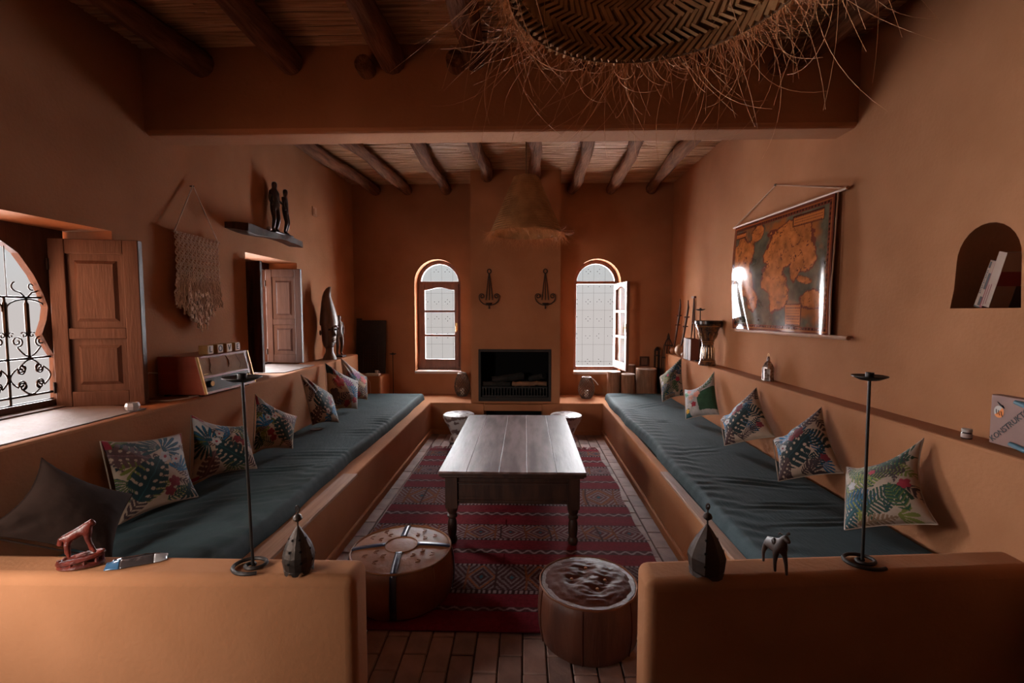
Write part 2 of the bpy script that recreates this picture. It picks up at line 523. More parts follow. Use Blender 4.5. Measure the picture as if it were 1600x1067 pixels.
cut(wr_, [MB().prism_x(nich, XR - 0.1, XR + 0.30), MB().box(XR - 0.1, 2.6, -3.6, 0.95, 0.0, 2.45)])  # niche, then the added opening that lets light escape sideways
# unseen side room and wide opening, added to swallow stray light behind the camera
struct(MB().box(2.45, 5.6, -4.2, -4.0, -0.05, 3.0).box(2.45, 5.6, 1.25, 1.4, -0.05, 3.0).box(5.5, 5.7, -4.2, 1.4, -0.05, 3.0).box(2.45, 5.7, -4.2, 1.4, 2.7, 2.9).build('wall_light_trap', 'adobe', smooth=False))
WIN = [(-1.18, 0.62), (0.955, 0.62)]       # arched windows: centre x, width
wf_ = struct(MB().box(-2.9, 2.5, YF, YF + 0.42, -0.05, 3.5).build('wall_far', 'adobe', smooth=False))
cut(wf_, [MB().prism_y(arch(cx, 1.89, w, 0.68), YF - 0.1, YF + 0.6) for cx, w in WIN])
struct(MB().box(-2.9, 2.5, YB - 0.4, YB, -0.05, 3.5).build('wall_back', 'adobe'))

struct(MB().box(-4.6, -2.84, 1.14, 1.40, -0.05, 3.4).build('wall_sun_block', 'adobe', smooth=False))  # unseen outer wall, added to keep the left sun out of the near opening

# floor with pavers -----------------------------------------------
fl = struct(MB().box(-2.9, 5.7, YB - 0.4, YF + 0.4, -0.16, -0.012).build('floor', 'mortar', smooth=False))
pw, pl = 0.105, 0.215
pv = None
RUG = (-1.04, 0.785, 2.12, 5.09)
row = 0
x = -1.165
while x < 0.95:
    y = 1.12 - (0.1 if row % 2 else 0.0)
    while y < 5.72:
        x1, y1 = x + pw, y + pl
        if not (x > RUG[0] + 0.02 and x1 < RUG[1] - 0.02 and y > RUG[2] + 0.04 and y1 < RUG[3] - 0.02):
            if pv is None:
                o = MB().box(-pw / 2 + 0.003, pw / 2 - 0.003, -pl / 2 + 0.003, pl / 2 - 0.003, -0.02, 0).build('paver', 'brick_paver', fl, world=False, smooth=False, bevel=0.004, bseg=1)
                pv = o
            else:
                o = pv.copy(); COL.objects.link(o); o.parent = fl
            o.location = (x + pw / 2, y + pl / 2, random.uniform(-0.003, 0.001))
            o.rotation_euler = (0, 0, random.uniform(-0.012, 0.012))
        y += pl
    x += pw; row += 1

# ceiling ----------------------------------------------------------
ce = struct(MB().box(-2.9, 2.5, YB - 0.4, 3.0, 3.10, 3.35).build('ceiling', 'reed_backing', smooth=False))
ce2 = struct(MB().box(-2.9, 2.5, 3.0, YF + 0.4, 3.20, 3.4).build('ceiling', 'reed_backing', smooth=False))


def reeds(parent, y0, y1, z, x0, x1):
    mb = MB(); y = y0
    while y < y1:
        d = random.uniform(0.015, 0.024)
        x = x0 - random.uniform(0, 0.8)
        while x < x1:
            ln = random.uniform(0.9, 2.2); ns = 5
            j = random.uniform(-0.004, 0.004); ph = random.uniform(0, 6)
            pts = [(x + ln * k / ns, y + j + 0.007 * math.sin(ph + k * 1.3), z + random.uniform(-0.006, 0.006)) for k in range(ns + 1)]
            mb.tube(pts, d / 2 * random.uniform(0.85, 1.1), 5)
            x += ln * 0.99
        y += d * 1.08
    o = mb.build('reed_layer', 'reed', parent, fix=False)
    return tag(o, 'slender golden-brown reeds laid close across the poles', kind='stuff')


reeds(ce, 0.2, 2.9, 3.08, -2.32, 1.94)
reeds(ce2, 3.1, 6.36, 3.19, -2.32, 1.94)


def pole(parent, a, b, r):
    a = Vector(a); b = Vector(b); n = 18; pts = []; rad = []
    s1, s2 = random.uniform(0, 9), random.uniform(0, 9)
    for i in range(n + 1):
        t = i / n; p = a.lerp(b, t)
        p.x += 0.022 * math.sin(s1 + t * 7) + 0.01 * math.sin(s2 + t * 19); p.z += 0.008 * math.sin(s2 + t * 9)
        pts.append(p); rad.append(r * (1 + 0.10 * math.sin(s1 + t * 13) + random.uniform(-0.05, 0.05)))
    return MB().tube(pts, rad, 12).build('pole', 'pole_wood', parent)


for xa, xb in ((-2.10, -1.97), (-1.46, -1.41), (-0.72, -0.82), (-0.29, -0.29), (0.33, 0.33), (0.96, 0.95), (1.86, 1.60)):
    pole(ce, (xa, 0.1 if xa != 0.33 else 0.1, 2.995), (xb, 2.93, 2.985), 0.072)
for xn, xf, yf in ((-2.16, -2.0, 6.38), (-1.80, -1.536, 6.38), (-0.97, -1.064, 6.38), (-0.49, -0.465, 5.78), (0.11, 0.078, 5.78), (0.57, 0.618, 6.38), (0.97, 1.124, 6.38), (1.50, 1.62, 6.38)):
    pole(ce2, (xn, 3.08, 3.10), (xf, yf, 3.10), 0.066)

# cross beam ----------------------------------------------------------
beam = struct(MB().prism_x([(2.88, 2.60), (2.90, 2.575), (3.08, 2.575), (3.12, 2.60), (3.12, 3.3), (2.88, 3.3)], -2.4, 2.0).build('trim_1', 'adobe', smooth=False, bevel=0.025, bseg=3))
beam['label'] = 'thick earth-plastered cross beam below the ceiling'
for px, pz, r in ((-0.94, 2.93, 0.055), (-0.41, 2.95, 0.055), (1.45, 2.915, 0.05)):
    MB().tube([(px, 2.80, pz), (px, 2.86, pz), (px, 2.90, pz)], [r * 0.92, r, r], 18).build('pole_end', 'pole_wood', beam)

# half walls --------------------------------------------------------------
hw = struct(MB().prism([(-2.33, 1.50), (-0.575, 1.52), (-0.575, 1.665), (-2.33, 1.66)], 0.0, 0.605).build('half_wall', 'adobe', smooth=True, bevel=0.034, bseg=4))
hw['label'] = 'low plastered half wall at the left, brightly lit on its near face'
hw2 = struct(MB().prism([(0.405, 1.525), (1.95, 1.67), (1.95, 1.81), (0.405, 1.68)], 0.0, 0.605).build('half_wall', 'adobe', smooth=True, bevel=0.034, bseg=4))
hw2['label'] = 'low plastered half wall at the right, dark on its near face'

# bench, ledges, chimney ----------------------------------------------------
bench = struct(MB().prism([(-1.165, 1.64), (-1.165, 5.74), (-0.74, 5.74), (-0.50, 5.66), (-0.50, 6.36), (XL - 0.02, 6.36), (XL - 0.02, 1.64)], -0.01, BEN).build('masonry_bench', 'adobe', smooth=False, bevel=0.012, bseg=2))
bench['label'] = 'built-in plastered earth bench along the left and far walls'
bench2 = struct(MB().prism([(0.945, 1.66), (XR + 0.02, 1.66), (XR + 0.02, 6.36), (0.205, 6.36), (0.205, 5.66), (0.45, 5.74), (0.945, 5.74)], -0.01, BEN).build('masonry_bench', 'adobe', smooth=False, bevel=0.012, bseg=2))
bench2['label'] = 'built-in plastered earth bench along the right and far walls'
struct(MB().prism([(-1.17, 1.68), (-1.145, 1.68), (-1.145, 5.715), (-0.62, 5.715), (-0.62, 5.745), (-1.17, 5.745)], -0.01, 0.055).build('baseboard_left', 'adobe', smooth=False, bevel=0.008))
struct(MB().prism([(0.95, 1.70), (0.925, 1.70), (0.925, 5.715), (0.36, 5.715), (0.36, 5.745), (0.95, 5.745)], -0.01, 0.055).build('baseboard_right', 'adobe', smooth=False, bevel=0.008))
led = struct(MB().prism([(XL - 0.02, 1.40), (-2.045, 1.40), (-2.012, 2.8), (-2.025, 4.0), (-2.10, 5.87), (XL - 0.02, 5.87)], 0, LEDGE).build('wall_ledge', 'adobe', smooth=False, bevel=0.014, bseg=2))
led['label'] = 'long plastered ledge behind the left-hand seat'
led2 = struct(MB().prism([(XR + 0.02, 1.40), (XR + 0.02, 6.07), (1.785, 6.07), (1.785, 1.40)], 0, LEDGE).build('wall_ledge', 'adobe', smooth=False, bevel=0.012, bseg=2))
led2['label'] = 'long plastered ledge behind the right-hand seat'
# a low plastered pedestal in the far left corner
ped = struct(MB().prism([(-2.30, 5.95), (-1.86, 5.98), (-1.84, 6.34), (-2.30, 6.34)], BEN, 0.675).build('wall_pedestal', 'adobe', smooth=False, bevel=0.02, bseg=3))
ped['label'] = 'small plastered pedestal in the far left corner'

chim = struct(MB().box(-0.662, 0.42, 5.74, YF + 0.1, BEN - 0.02, 3.3).build('chimney_breast', 'adobe', smooth=False))
cut(chim, [MB().box(-0.574, 0.314, 5.6, 6.24, 0.405, 1.045)])
chim['label'] = 'plastered chimney breast with square hearth opening'
hearth = struct(MB().box(-0.50, 0.205, 5.665, 6.3, 0.30, BEN - 0.005).build('trim_2', 'adobe', smooth=False, bevel=0.008))
hearth['label'] = 'plastered hearth slab over the ash pit'
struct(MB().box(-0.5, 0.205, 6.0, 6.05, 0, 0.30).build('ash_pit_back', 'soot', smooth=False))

# ------------------------------------------------------------------ far arched windows
win_glass = 'pane_glass'


def far_window(idx, cx, w, label, open_leaf):
    t = thing('window_%d' % idx, label, None, (cx, YF + 0.2, 0.68)); t['kind'] = 'structure'
    y0, y1 = YF + 0.17, YF + 0.23
    fw = 0.05; zs = 1.89; r = w / 2
    MB().ring_y(arch(cx, zs, w, 0.70), arch(cx, zs, w - 2 * fw, 0.70 + fw), y0, y1).build('frame', 'window_wood', t, smooth=False, bevel=0.004)
    MB().box(cx - r + 0.02, cx + r - 0.02, y0 - 0.005, y1 + 0.005, 1.875, 1.915).build('transom', 'window_wood', t, smooth=False, bevel=0.004)
    ap = [(cx + (r - fw + 0.01) * math.cos(PI * i / 16), 1.905 + (r - fw - 0.005) * math.sin(PI * i / 16)) for i in range(17)]
    MB().prism_y(ap, y0 + 0.025, y0 + 0.03).build('pane', win_glass, t, smooth=False)
    # plaster sill board, window light painted into its pale colour
    MB().box(cx - r - 0.005, cx + r + 0.005, YF - 0.03, YF + 0.24, 0.665, 0.70).build('window_sill', 'overlit_sill', t, smooth=False, bevel=0.008)

    def leaf(mx):
        """a casement leaf in local coords: x from hinge 0..lw, z 0..h, thin in y"""
        lw = w - 2 * fw + 0.01; h = 1.875 - 0.75 + 0.01; st = 0.058
        lf = []
        # stiles, rails
        fr = MB()
        fr.box(0, st, -0.02, 0.02, 0, h); fr.box(lw - st, lw, -0.02, 0.02, 0, h)
        zs_ = [0, 0.10, 0.415, 0.445, 0.765, 0.795, h - 0.075, h]
        fr.box(st, lw - st, -0.019, 0.019, 0, 0.10); fr.box(st, lw - st, -0.017, 0.017, 0.413, 0.443); fr.box(st, lw - st, -0.017, 0.017, 0.745, 0.775)
        # shaped head rail
        hp = [(st, h), (lw - st, h), (lw - st, h - 0.085)] + [(lw - st - (lw - 2 * st) * k / 10, h - 0.085 + 0.035 * math.sin(PI * k / 10) ** 2) for k in range(1, 10)] + [(st, h - 0.085)]
        fr.prism_y(hp, -0.019, 0.019)
        fr.xf(mx); f = fr.build('leaf_frame', 'window_wood', t, smooth=False, bevel=0.003)
        for za, zb in ((0.10, 0.413), (0.443, 0.745), (0.775, h - 0.05)):
            MB().box(st - 0.005, lw - st + 0.005, -0.002, 0.002, za - 0.004, zb + 0.004).xf(mx).build('pane', win_glass, f, smooth=False)
        hd = MB().tube([(lw - 0.03, -0.02, 0.55), (lw - 0.03, -0.05, 0.55)], 0.008, 8).tube([(lw - 0.03, -0.05, 0.565), (lw - 0.03, -0.055, 0.50), (lw - 0.03, -0.05, 0.48)], 0.007, 8)
        hd.box(lw - 0.042, lw - 0.018, -0.026, -0.018, 0.50, 0.60)
        hd.xf(mx).build('handle', 'brass', f)
    if not open_leaf:
        leaf(Matrix.Translation((cx - r + fw - 0.005, y0 + 0.02, 0.745)) @ Matrix.Rotation(math.radians(-3.5), 4, 'Z'))
    else:
        leaf(Matrix.Translation((cx + r - fw + 0.015, y0 - 0.005, 0.745)) @ Matrix.Rotation(math.radians(-84), 4, 'Z'))
    # wrought-iron guard outside the glass
    g = MB(); yg = YF + 0.34
    for k in (-1, 0, 1):
        g.tube([(cx + k * 0.155, yg, 0.69), (cx + k * 0.155, yg, 1.89 + math.sqrt(max(0, r * r - (k * 0.155) ** 2)))], 0.0011, 4)
    zz = [0.80, 1.04, 1.28, 1.52, 1.76]
    for z in zz:
        g.tube([(cx - r, yg, z), (cx + r, yg, z)], 0.0011, 4)
    st = MB()
    for z in (0.80, 1.16, 1.40, 1.64, 1.88, 2.06):
        for k in (-1.5, -0.5, 0.5, 1.5):
            if z > 1.95 and abs(k) > 1: continue
            for dx, dz in ((0.03, 0), (-0.03, 0), (0, 0.03), (0, -0.03)):
                if random.random() < 0.75:
                    st.ball((cx + k * 0.155 + dx, yg, z + dz), 0.0065, 6, 4)
    gb = g.build('guard_bar', 'soot', t)
    st.build('stud', 'soot', gb)
    return t


far_window(1, *WIN[0], 'closed arched casement window with three panes, left of chimney', False)
far_window(2, *WIN[1], 'arched window with its casement leaf swung open, right of chimney', True)

# ------------------------------------------------------------------ left windows


def shutter(parent, mx, wdt, h, mat, th=0.035):
    """local: hinge at x=0, out to wdt; z 0..h; thickness along y"""
    st = 0.075 * wdt / 0.42; f = MB()
    f.box(0, st, -th / 2, th / 2, 0, h); f.box(wdt - st, wdt, -th / 2, th / 2, 0, h)
    m = h * 0.44
    for a, b in ((0, 0.085), (m - 0.03, m + 0.03), (h - 0.08, h)):
        f.box(st, wdt - st, -th / 2 + 0.002, th / 2 - 0.002, a, b)
    sh = f.xf(mx).build('shutter', mat, parent, smooth=False, bevel=0.004)
    for a, b in ((0.085, m - 0.03), (m + 0.03, h - 0.08)):
        p = MB().box(st - 0.004, wdt - st + 0.004, -0.006, 0.006, a - 0.004, b + 0.004)
        i = 0.035
        p.add([(st + i, -0.006, a + i), (wdt - st - i, -0.006, a + i), (wdt - st - i, -0.006, b - i), (st + i, -0.006, b - i),
               (st + i + .018, -0.016, a + i + .018), (wdt - st - i - .018, -0.016, a + i + .018), (wdt - st - i - .018, -0.016, b - i - .018), (st + i + .018, -0.016, b - i - .018)],
              [(4, 5, 6, 7), (0, 1, 5, 4), (1, 2, 6, 5), (2, 3, 7, 6), (3, 0, 4, 7)])
        p.xf(mx).build('panel', mat, sh, smooth=False)
    for z in (0.12 * h, 0.85 * h):
        MB().tube([(0.0, -th / 2 - 0.004, z - 0.03), (0.0, -th / 2 - 0.004, z + 0.03)], 0.006, 8).xf(mx).build('hinge', 'iron', sh)
    return sh


w3 = thing('window_3', 'large left window with keyhole-arched wooden surround and open shutter', None, (-2.6, 2.05, LEDGE)); w3['kind'] = 'structure'
# keyhole arch surround plate (y,z): outer rectangle, inner keyhole
YC = 2.05
half = [(0.475, 1.02), (0.482, 1.245), (0.45, 1.30), (0.414, 1.38), (0.442, 1.455), (0.454, 1.524), (0.434, 1.593), (0.39, 1.692), (0.318, 1.80), (0.247, 1.848), (0.13, 1.885), (0.0, 1.897)]
inner = [(YC + a, z) for a, z in half] + [(YC - a, z) for a, z in reversed(half[:-1])]
outer = [(YC + 0.56, 0.97), (YC + 0.56, 1.245), (YC + 0.56, 1.30), (YC + 0.56, 1.38), (YC + 0.56, 1.455), (YC + 0.56, 1.524), (YC + 0.56, 1.593), (YC + 0.56, 1.72), (YC + 0.56, 1.96), (YC + 0.30, 1.96), (YC + 0.14, 1.96), (YC, 1.96)]
outer = outer + [(2 * YC - y, z) for y, z in reversed(outer[:-1])]
mbk = MB(); n = len(inner)
vs = [(-2.63, y, z) for y, z in outer] + [(-2.63, y, z) for y, z in inner] + [(-2.59, y, z) for y, z in outer] + [(-2.59, y, z) for y, z in inner]
fs = []
for i in range(n):
    j = (i + 1) % n
    fs += [(i, n + i, n + j, j), (2 * n + i, 2 * n + j, 3 * n + j, 3 * n + i), (i, j, 2 * n + j, 2 * n + i), (n + i, 3 * n + i, 3 * n + j, n + j)]
mbk.add(vs, fs)
mbk.build('surround', 'shutter_wood', w3, smooth=False)
MB().box(-2.66, -2.53, YC - 0.56, YC + 0.56, 0.962, 0.985).build('window_sill', 'overlit_adobe', w3, smooth=False, bevel=0.004)
shutter(w3, Matrix.Translation((-2.575, 2.52, 0.975)) @ Matrix.Rotation(math.radians(13), 4, 'Z'), 0.43, 0.92, 'shutter_wood', 0.045)
shutter(w3, Matrix.Translation((-2.56, 1.52, 0.975)) @ Matrix.Rotation(math.radians(-12), 4, 'Z'), 0.43, 0.92, 'shutter_wood', 0.045)

# scroll-work grille (own thing, fixed in the opening)
gr = thing('window_grille', 'black wrought-iron scroll grille in the big left window', 'grille', (-2.61, YC, 0.98))
XG = -2.615
e1, e2 = Vector((0, 1, 0)), Vector((0, 0, 1))


def gp(y, z): return Vector((XG, y, z))


for z in (1.02, 1.06, 1.255, 1.575):
    ww = 0.475 if z < 1.3 else 0.44
    MB().tube([gp(YC - ww, z), gp(YC + ww, z)], 0.0065, 8).build('rail', 'iron', gr)
VB = [YC - 0.46, YC - 0.26, YC - 0.085, YC + 0.085, YC + 0.26, YC + 0.46]
for y in (YC - 0.26, YC - 0.085, YC + 0.085, YC + 0.26, YC + 0.365, YC - 0.365):
    top = 1.575
    MB().tube([gp(y, 1.02 if abs(y - YC) < 0.3 else 1.255), gp(y, top)], 0.006, 8).build('bar', 'iron', gr)
    MB().tube([gp(y, 1.385), gp(y, 1.395), gp(y, 1.54), gp(y, 1.55)], [0.007, 0.011, 0.011, 0.007], 8).build('sleeve', 'iron', gr)
    sc = MB()
    for s in (-1, 1):
        sc.tube(spiral(gp(y + s * 0.02, 1.378), e1 * s, e2, 0.003, 0.017, PI * 2.2, 0.6, 16), 0.0035, 6)
    sc.build('scroll', 'iron', gr)


def cscroll(p0, p1, bulge, turns=1.35, r=0.05):
    """C scroll between two points with curled ends; bulge = sideways vector"""
    p0 = Vector(p0); p1 = Vector(p1); b = Vector(bulge); d = (p1 - p0)
    mid = []
    for i in range(17):
        t = i / 16; mid.append(p0 + d * t + b * math.sin(PI * t))
    dn = d.normalized(); bn = b.normalized()
    a = [p0 - bn * r + dn * 0 + (bn * math.cos(q) + (-dn) * math.sin(-q)) * r * (1 - 0.75 * q / (2 * PI * turns)) for q in np.linspace(2 * PI * turns, 0, 20)]
    c = [p1 - bn * r + (bn * math.cos(q) + dn * math.sin(-q)) * r * (1 - 0.75 * q / (2 * PI * turns)) for q in np.linspace(0, 2 * PI * turns, 20)]
    return a[:-1] + mid + c[1:]


cells = [(YC - 0.47, YC - 0.26), (YC - 0.26, YC - 0.085), (YC - 0.085, YC + 0.085), (YC + 0.085, YC + 0.26), (YC + 0.26, YC + 0.475)]
for ya, yb in cells:
    ym = (ya + yb) / 2; hw_ = (yb - ya) / 2
    # main panel: four C scrolls round the sides
    for sgn in (-1, 1):
        MB().tube(cscroll(gp(ym - hw_ * 0.45, 1.157 + sgn * 0.060), gp(ym + hw_ * 0.45, 1.157 + sgn * 0.060), e2 * (sgn * 0.032), 1.3, 0.024), 0.0042, 6).build('scroll', 'iron', gr)
        MB().tube(cscroll(gp(ym + sgn * hw_ * 0.62, 1.157 - 0.05), gp(ym + sgn * hw_ * 0.62, 1.157 + 0.05), e1 * (sgn * hw_ * 0.33), 1.3, 0.024), 0.0042, 6).build('scroll', 'iron', gr)
    # frieze of paired curls above the second rail
    MB().tube(cscroll(gp(ym - hw_ * 0.55, 1.315), gp(ym + hw_ * 0.55, 1.315), e2 * -0.05, 1.4, 0.030), 0.0042, 6).build('scroll', 'iron', gr)
    # loop arch under the top rail and horns above
    MB().tube([gp(ya + 0.01, 1.50)] + [gp(ym - math.cos(PI * k / 10) * (hw_ - 0.01), 1.515 + 0.05 * math.sin(PI * k / 10)) for k in range(11)] + [gp(yb - 0.01, 1.50)], 0.0042, 6).build('loop', 'iron', gr)
    for s in (-1, 1):
        MB().tube([gp(ym + s * 0.01, 1.58)] + [gp(ym + s * (0.02 + 0.05 * math.sin(q)), 1.60 + 0.03 - 0.03 * math.cos(q)) for q in np.linspace(0.2, 2.4, 9)], 0.004, 6).build('horn', 'iron', gr)
    MB().tube(spiral(gp(ym + 0.03, 1.635), e1, e2, 0.004, 0.022, 0, 5.0, 16), 0.0035, 6).build('scroll', 'iron', gr)
for y in (YC - 0.15, YC + 0.02, YC + 0.17):
    for z in (1.66, 1.74, 1.80):
        if abs(y - YC) < 0.2 or z < 1.7:
            MB().ball((XG, y, z), 0.008, 6, 4, (1, 1, 1.6)).build('stud', 'iron', gr)
MB().tube([gp(YC + 0.275, 1.58), gp(YC + 0.275, 1.83)], 0.003, 5).build('bar', 'iron', gr)

w4 = thing('window_4', 'small deep left window with dark open shutters beside the radio', None, (-2.6, 4.33, LEDGE)); w4['kind'] = 'structure'
fr = MB()
fr.box(-2.68, -2.62, 3.90, 3.96, LEDGE, 1.99); fr.box(-2.68, -2.62, 4.74, 4.82, LEDGE, 1.99)
fr.box(-2.68, -2.62, 3.96, 4.74, 1.92, 1.99); fr.box(-2.68, -2.60, 3.96, 4.74, LEDGE - 0.005, LEDGE + 0.02)
fr.build('frame', 'dark_wood', w4, smooth=False)
shutter(w4, Matrix.Translation((-2.61, 4.725, 0.985)) @ Matrix.Rotation(math.radians(-3), 4, 'Z'), 0.365, 0.94, 'skylit_shutter_wood')  # far shutter, its skylit face put into the colour
shutter(w4, Matrix.Translation((-2.60, 3.955, 0.985)) @ Matrix.Rotation(math.radians(-3), 4, 'Z'), 0.385, 0.94, 'dark_wood')  # near shutter, darker wood stands for its unlit side
# thin sheets on recess and ledge; their grey stands for over-lit adobe
MB().prism([(-2.66, 1.55), (-2.07, 1.42), (-2.07, 2.50), (-2.3, 2.56), (-2.66, 2.59)], LEDGE - 0.002, LEDGE + 0.006).build('window_sill', 'overlit_adobe', w3, smooth=False)
MB().prism([(-2.66, 3.97), (-2.30, 3.97), (-2.085, 4.02), (-2.085, 4.60), (-2.30, 4.66), (-2.64, 4.70)], LEDGE - 0.002, LEDGE + 0.006).build('window_sill', 'overlit_adobe', w4, smooth=False)

# ------------------------------------------------------------------ table
tb = thing('coffee_table', 'low dark wooden table with worn pale top in the middle of the room', 'table', (-0.085, 3.72, 0.012))
tz = 0.50
tx0, tx1, ty0, ty1 = -0.545, 0.382, 2.90, 4.54
nb = 5
top = MB().box(tx0, tx1, ty0, ty1, tz - 0.03, tz - 0.012).build('table_top', 'table_leg_wood', tb, smooth=False, bevel=0.004, bseg=2)
ws = [0.0, 0.19, 0.41, 0.60, 0.80, 1.0]
for a_, b_ in zip(ws[:-1], ws[1:]):
    MB().box(tx0 + (tx1 - tx0) * a_ + 0.0006, tx0 + (tx1 - tx0) * b_ - 0.0006, ty0, ty1, tz - 0.012, tz).build('plank', 'table_wood', top, smooth=False, bevel=0.002, bseg=2)
MB().box(tx0 + 0.012, tx1 - 0.012, ty0 + 0.012, ty1 - 0.012, tz - 0.046, tz - 0.031).build('edge_moulding', 'table_leg_wood', tb, smooth=False, bevel=0.006)
ins = 0.032
for y in (ty0 + ins + 0.025, ty1 - ins - 0.025):
    a = MB().box(tx0 + 0.06, tx1 - 0.06, y - 0.012, y + 0.012, tz - 0.22, tz - 0.046).build('apron', 'table_leg_wood', tb, smooth=False)
    s = -1 if y < 3.5 else 1
    for za, zb in ((tz - 0.085, tz - 0.075), (tz - 0.20, tz - 0.185)):
        MB().tube([(tx0 + 0.07, y + s * 0.014, za), (tx1 - 0.07, y + s * 0.014, za)], 0.006, 6).build('moulding', 'table_leg_wood', a)
    MB().box(tx0 + 0.10, tx1 - 0.10, y + s * 0.011 - 0.003, y + s * 0.011 + 0.005, tz - 0.178, tz - 0.095).build('drawer_front', 'table_leg_wood', a, smooth=False, bevel=0.003)
for xx in (tx0 + ins + 0.025, tx1 - ins - 0.025):
    MB().box(xx - 0.012, xx + 0.012, ty0 + 0.06, ty1 - 0.06, tz - 0.22, tz - 0.046).build('apron', 'table_leg_wood', tb, smooth=False)
lp = [(0.026, 0.012), (0.030, 0.02), (0.034, 0.035), (0.030, 0.05), (0.024, 0.06), (0.028, 0.075), (0.031, 0.11), (0.029, 0.15), (0.022, 0.175), (0.033, 0.185), (0.033, 0.195), (0.024, 0.205), (0.033, 0.222), (0.037, 0.25), (0.037, 0.26)]
for xx in (tx0 + 0.075, tx1 - 0.075):
    for yy in (ty0 + 0.068, ty1 - 0.068):
        m = MB().lathe(lp, (xx, yy, 0), 16)
        m.box(xx - 0.038, xx + 0.038, yy - 0.038, yy + 0.038, 0.25, tz - 0.046)
        m.build('leg', 'table_leg_wood', tb)

# ------------------------------------------------------------------ rug
rx0, rx1, ry0, ry1 = RUG
NX, NY = 300, 520
U, V = np.meshgrid(np.linspace(0, 1, NX), np.linspace(0, 1, NY))
X = rx0 + (rx1 - rx0) * U; Y = ry0 + (ry1 - ry0) * V
bands = [  # (y_start, kind)
    (2.12, 'red'), (2.273, 'wave'), (2.312, 'red'), (2.418, 'dots'), (2.462, 'patA'), (2.693, 'dots'), (2.714, 'red'), (2.837, 'wave'), (2.897, 'red'),
    (3.010, 'dots'), (3.036, 'patB'), (3.219, 'dots'), (3.24, 'red'), (3.385, 'wave'), (3.441, 'red'), (3.564, 'dots'), (3.60, 'patC'), (3.90, 'dots'),
    (3.93, 'red'), (4.07, 'wave'), (4.115, 'red'), (4.25, 'dots'), (4.29, 'patB'), (4.469, 'dots'), (4.51, 'red'), (4.63, 'wave'), (4.70, 'red'), (4.80, 'dots'), (4.84, 'patA'), (5.00, 'red'), (5.2, 'end')]
red = np.array([0.165, 0.012, 0.020]); dark = np.array([0.055, 0.018, 0.018]); pale = np.array([0.27, 0.19, 0.19]); org = np.array([0.24, 0.075, 0.03]); blue = np.array([0.03, 0.09, 0.12])
C = np.zeros(X.shape + (3,)); C[:] = red
C *= (0.85 + 0.3 * fbm(X * 3, Y * 40, 5))[..., None]
for k in range(len(bands) - 1):
    a, kind = bands[k]; b = bands[k + 1][0]
    m = (Y >= a) & (Y < b); t = (Y - a) / (b - a)
    if kind == 'wave':
        w = np.abs(t - 0.5 - 0.25 * np.sin(X * 2 * PI / 0.075)) < 0.17
        C[m] = dark * 1.2
        C[m & w] = pale
    elif kind == 'dots':
        C[m] = dark * 0.7
        C[m & (np.abs(t - 0.5) < 0.3) & ((X / 0.028) % 1 < 0.5)] = pale * 0.9
    elif kind.startswith('pat'):
        per = {'patA': 0.165, 'patB': 0.20, 'patC': 0.24}[kind]
        C[m] = {'patA': dark * 1.2, 'patB': np.array([0.11, 0.026, 0.028]), 'patC': np.array([0.15, 0.045, 0.035])}[kind]
        q = ((X / per) % 1) - 0.5; d = np.abs(q) * 2 + np.abs(t - 0.5) * 2 * 0.95
        st = (d * (3.2 if kind == 'patC' else 2.6)) % 1
        C[m & (st < 0.42)] = pale * (0.62 if kind == 'patA' else 0.95)
        C[m & (d < 0.16)] = blue
        cell = np.floor(X / per).astype(int)
        C[m & (d > 0.85) & (d < 1.05) & (cell % 2 == 0)] = org
        C[m & (np.abs(q) > 0.47)] = org * 0.8
        C[m & (np.abs((X / 0.33) % 1 - 0.5) < 0.02)] = dark
Z = 0.002 + 0.004 * fbm(X * 4, Y * 3, 9) + 0.002 * np.sin(Y * 9 + fbm(X * 2, Y * 2, 4) * 5)
Xw = X + 0.012 * np.sin(Y * 5.0) * (U - 0.2) + (U > 0.5) * 0.008 * np.sin(Y * 13)
vv = np.stack([Xw, Y, Z + 0.004], -1).reshape(-1, 3)
idx = np.arange(NX * NY).reshape(NY, NX)
q = np.stack([idx[:-1, :-1], idx[:-1, 1:], idx[1:, 1:], idx[1:, :-1]], -1).reshape(-1, 4)
me = bpy.data.meshes.new('weave'); me.from_pydata(vv.tolist(), [], q.tolist()); me.update()
rug = thing('rug', 'red striped flatweave rug with diamond bands beneath the table', 'rug', (0, 0, 0))
ro = bpy.data.objects.new('weave', me); COL.objects.link(ro); ro.parent = rug; me.materials.append(M['rug'])
me.polygons.foreach_set('use_smooth', [True] * len(me.polygons))
set_print(ro, C.reshape(-1, 3))
sm = ro.modifiers.new('thick', 'SOLIDIFY'); sm.thickness = 0.004; sm.offset = -1
fm = MB(); x = rx0 + 0.01
while x < rx1:
    yy = ry1 + 0.002; a = random.uniform(-0.5, 0.5)
    fm.tube([(x, yy - 0.01, 0.010), (x + 0.02 * a, yy + 0.02, 0.012), (x + 0.05 * a + random.uniform(-.01, .01), yy + 0.05, 0.008), (x + 0.07 * a + random.uniform(-.02, .02), yy + random.uniform(0.06, 0.09), 0.006)], [0.004, 0.006, 0.005, 0.003], 5)
    x += random.uniform(0.016, 0.03)
tag(fm.build('fringe', 'rug_fringe', rug), 'knotted dark red tassels on the far edge')

# ------------------------------------------------------------------ mattresses


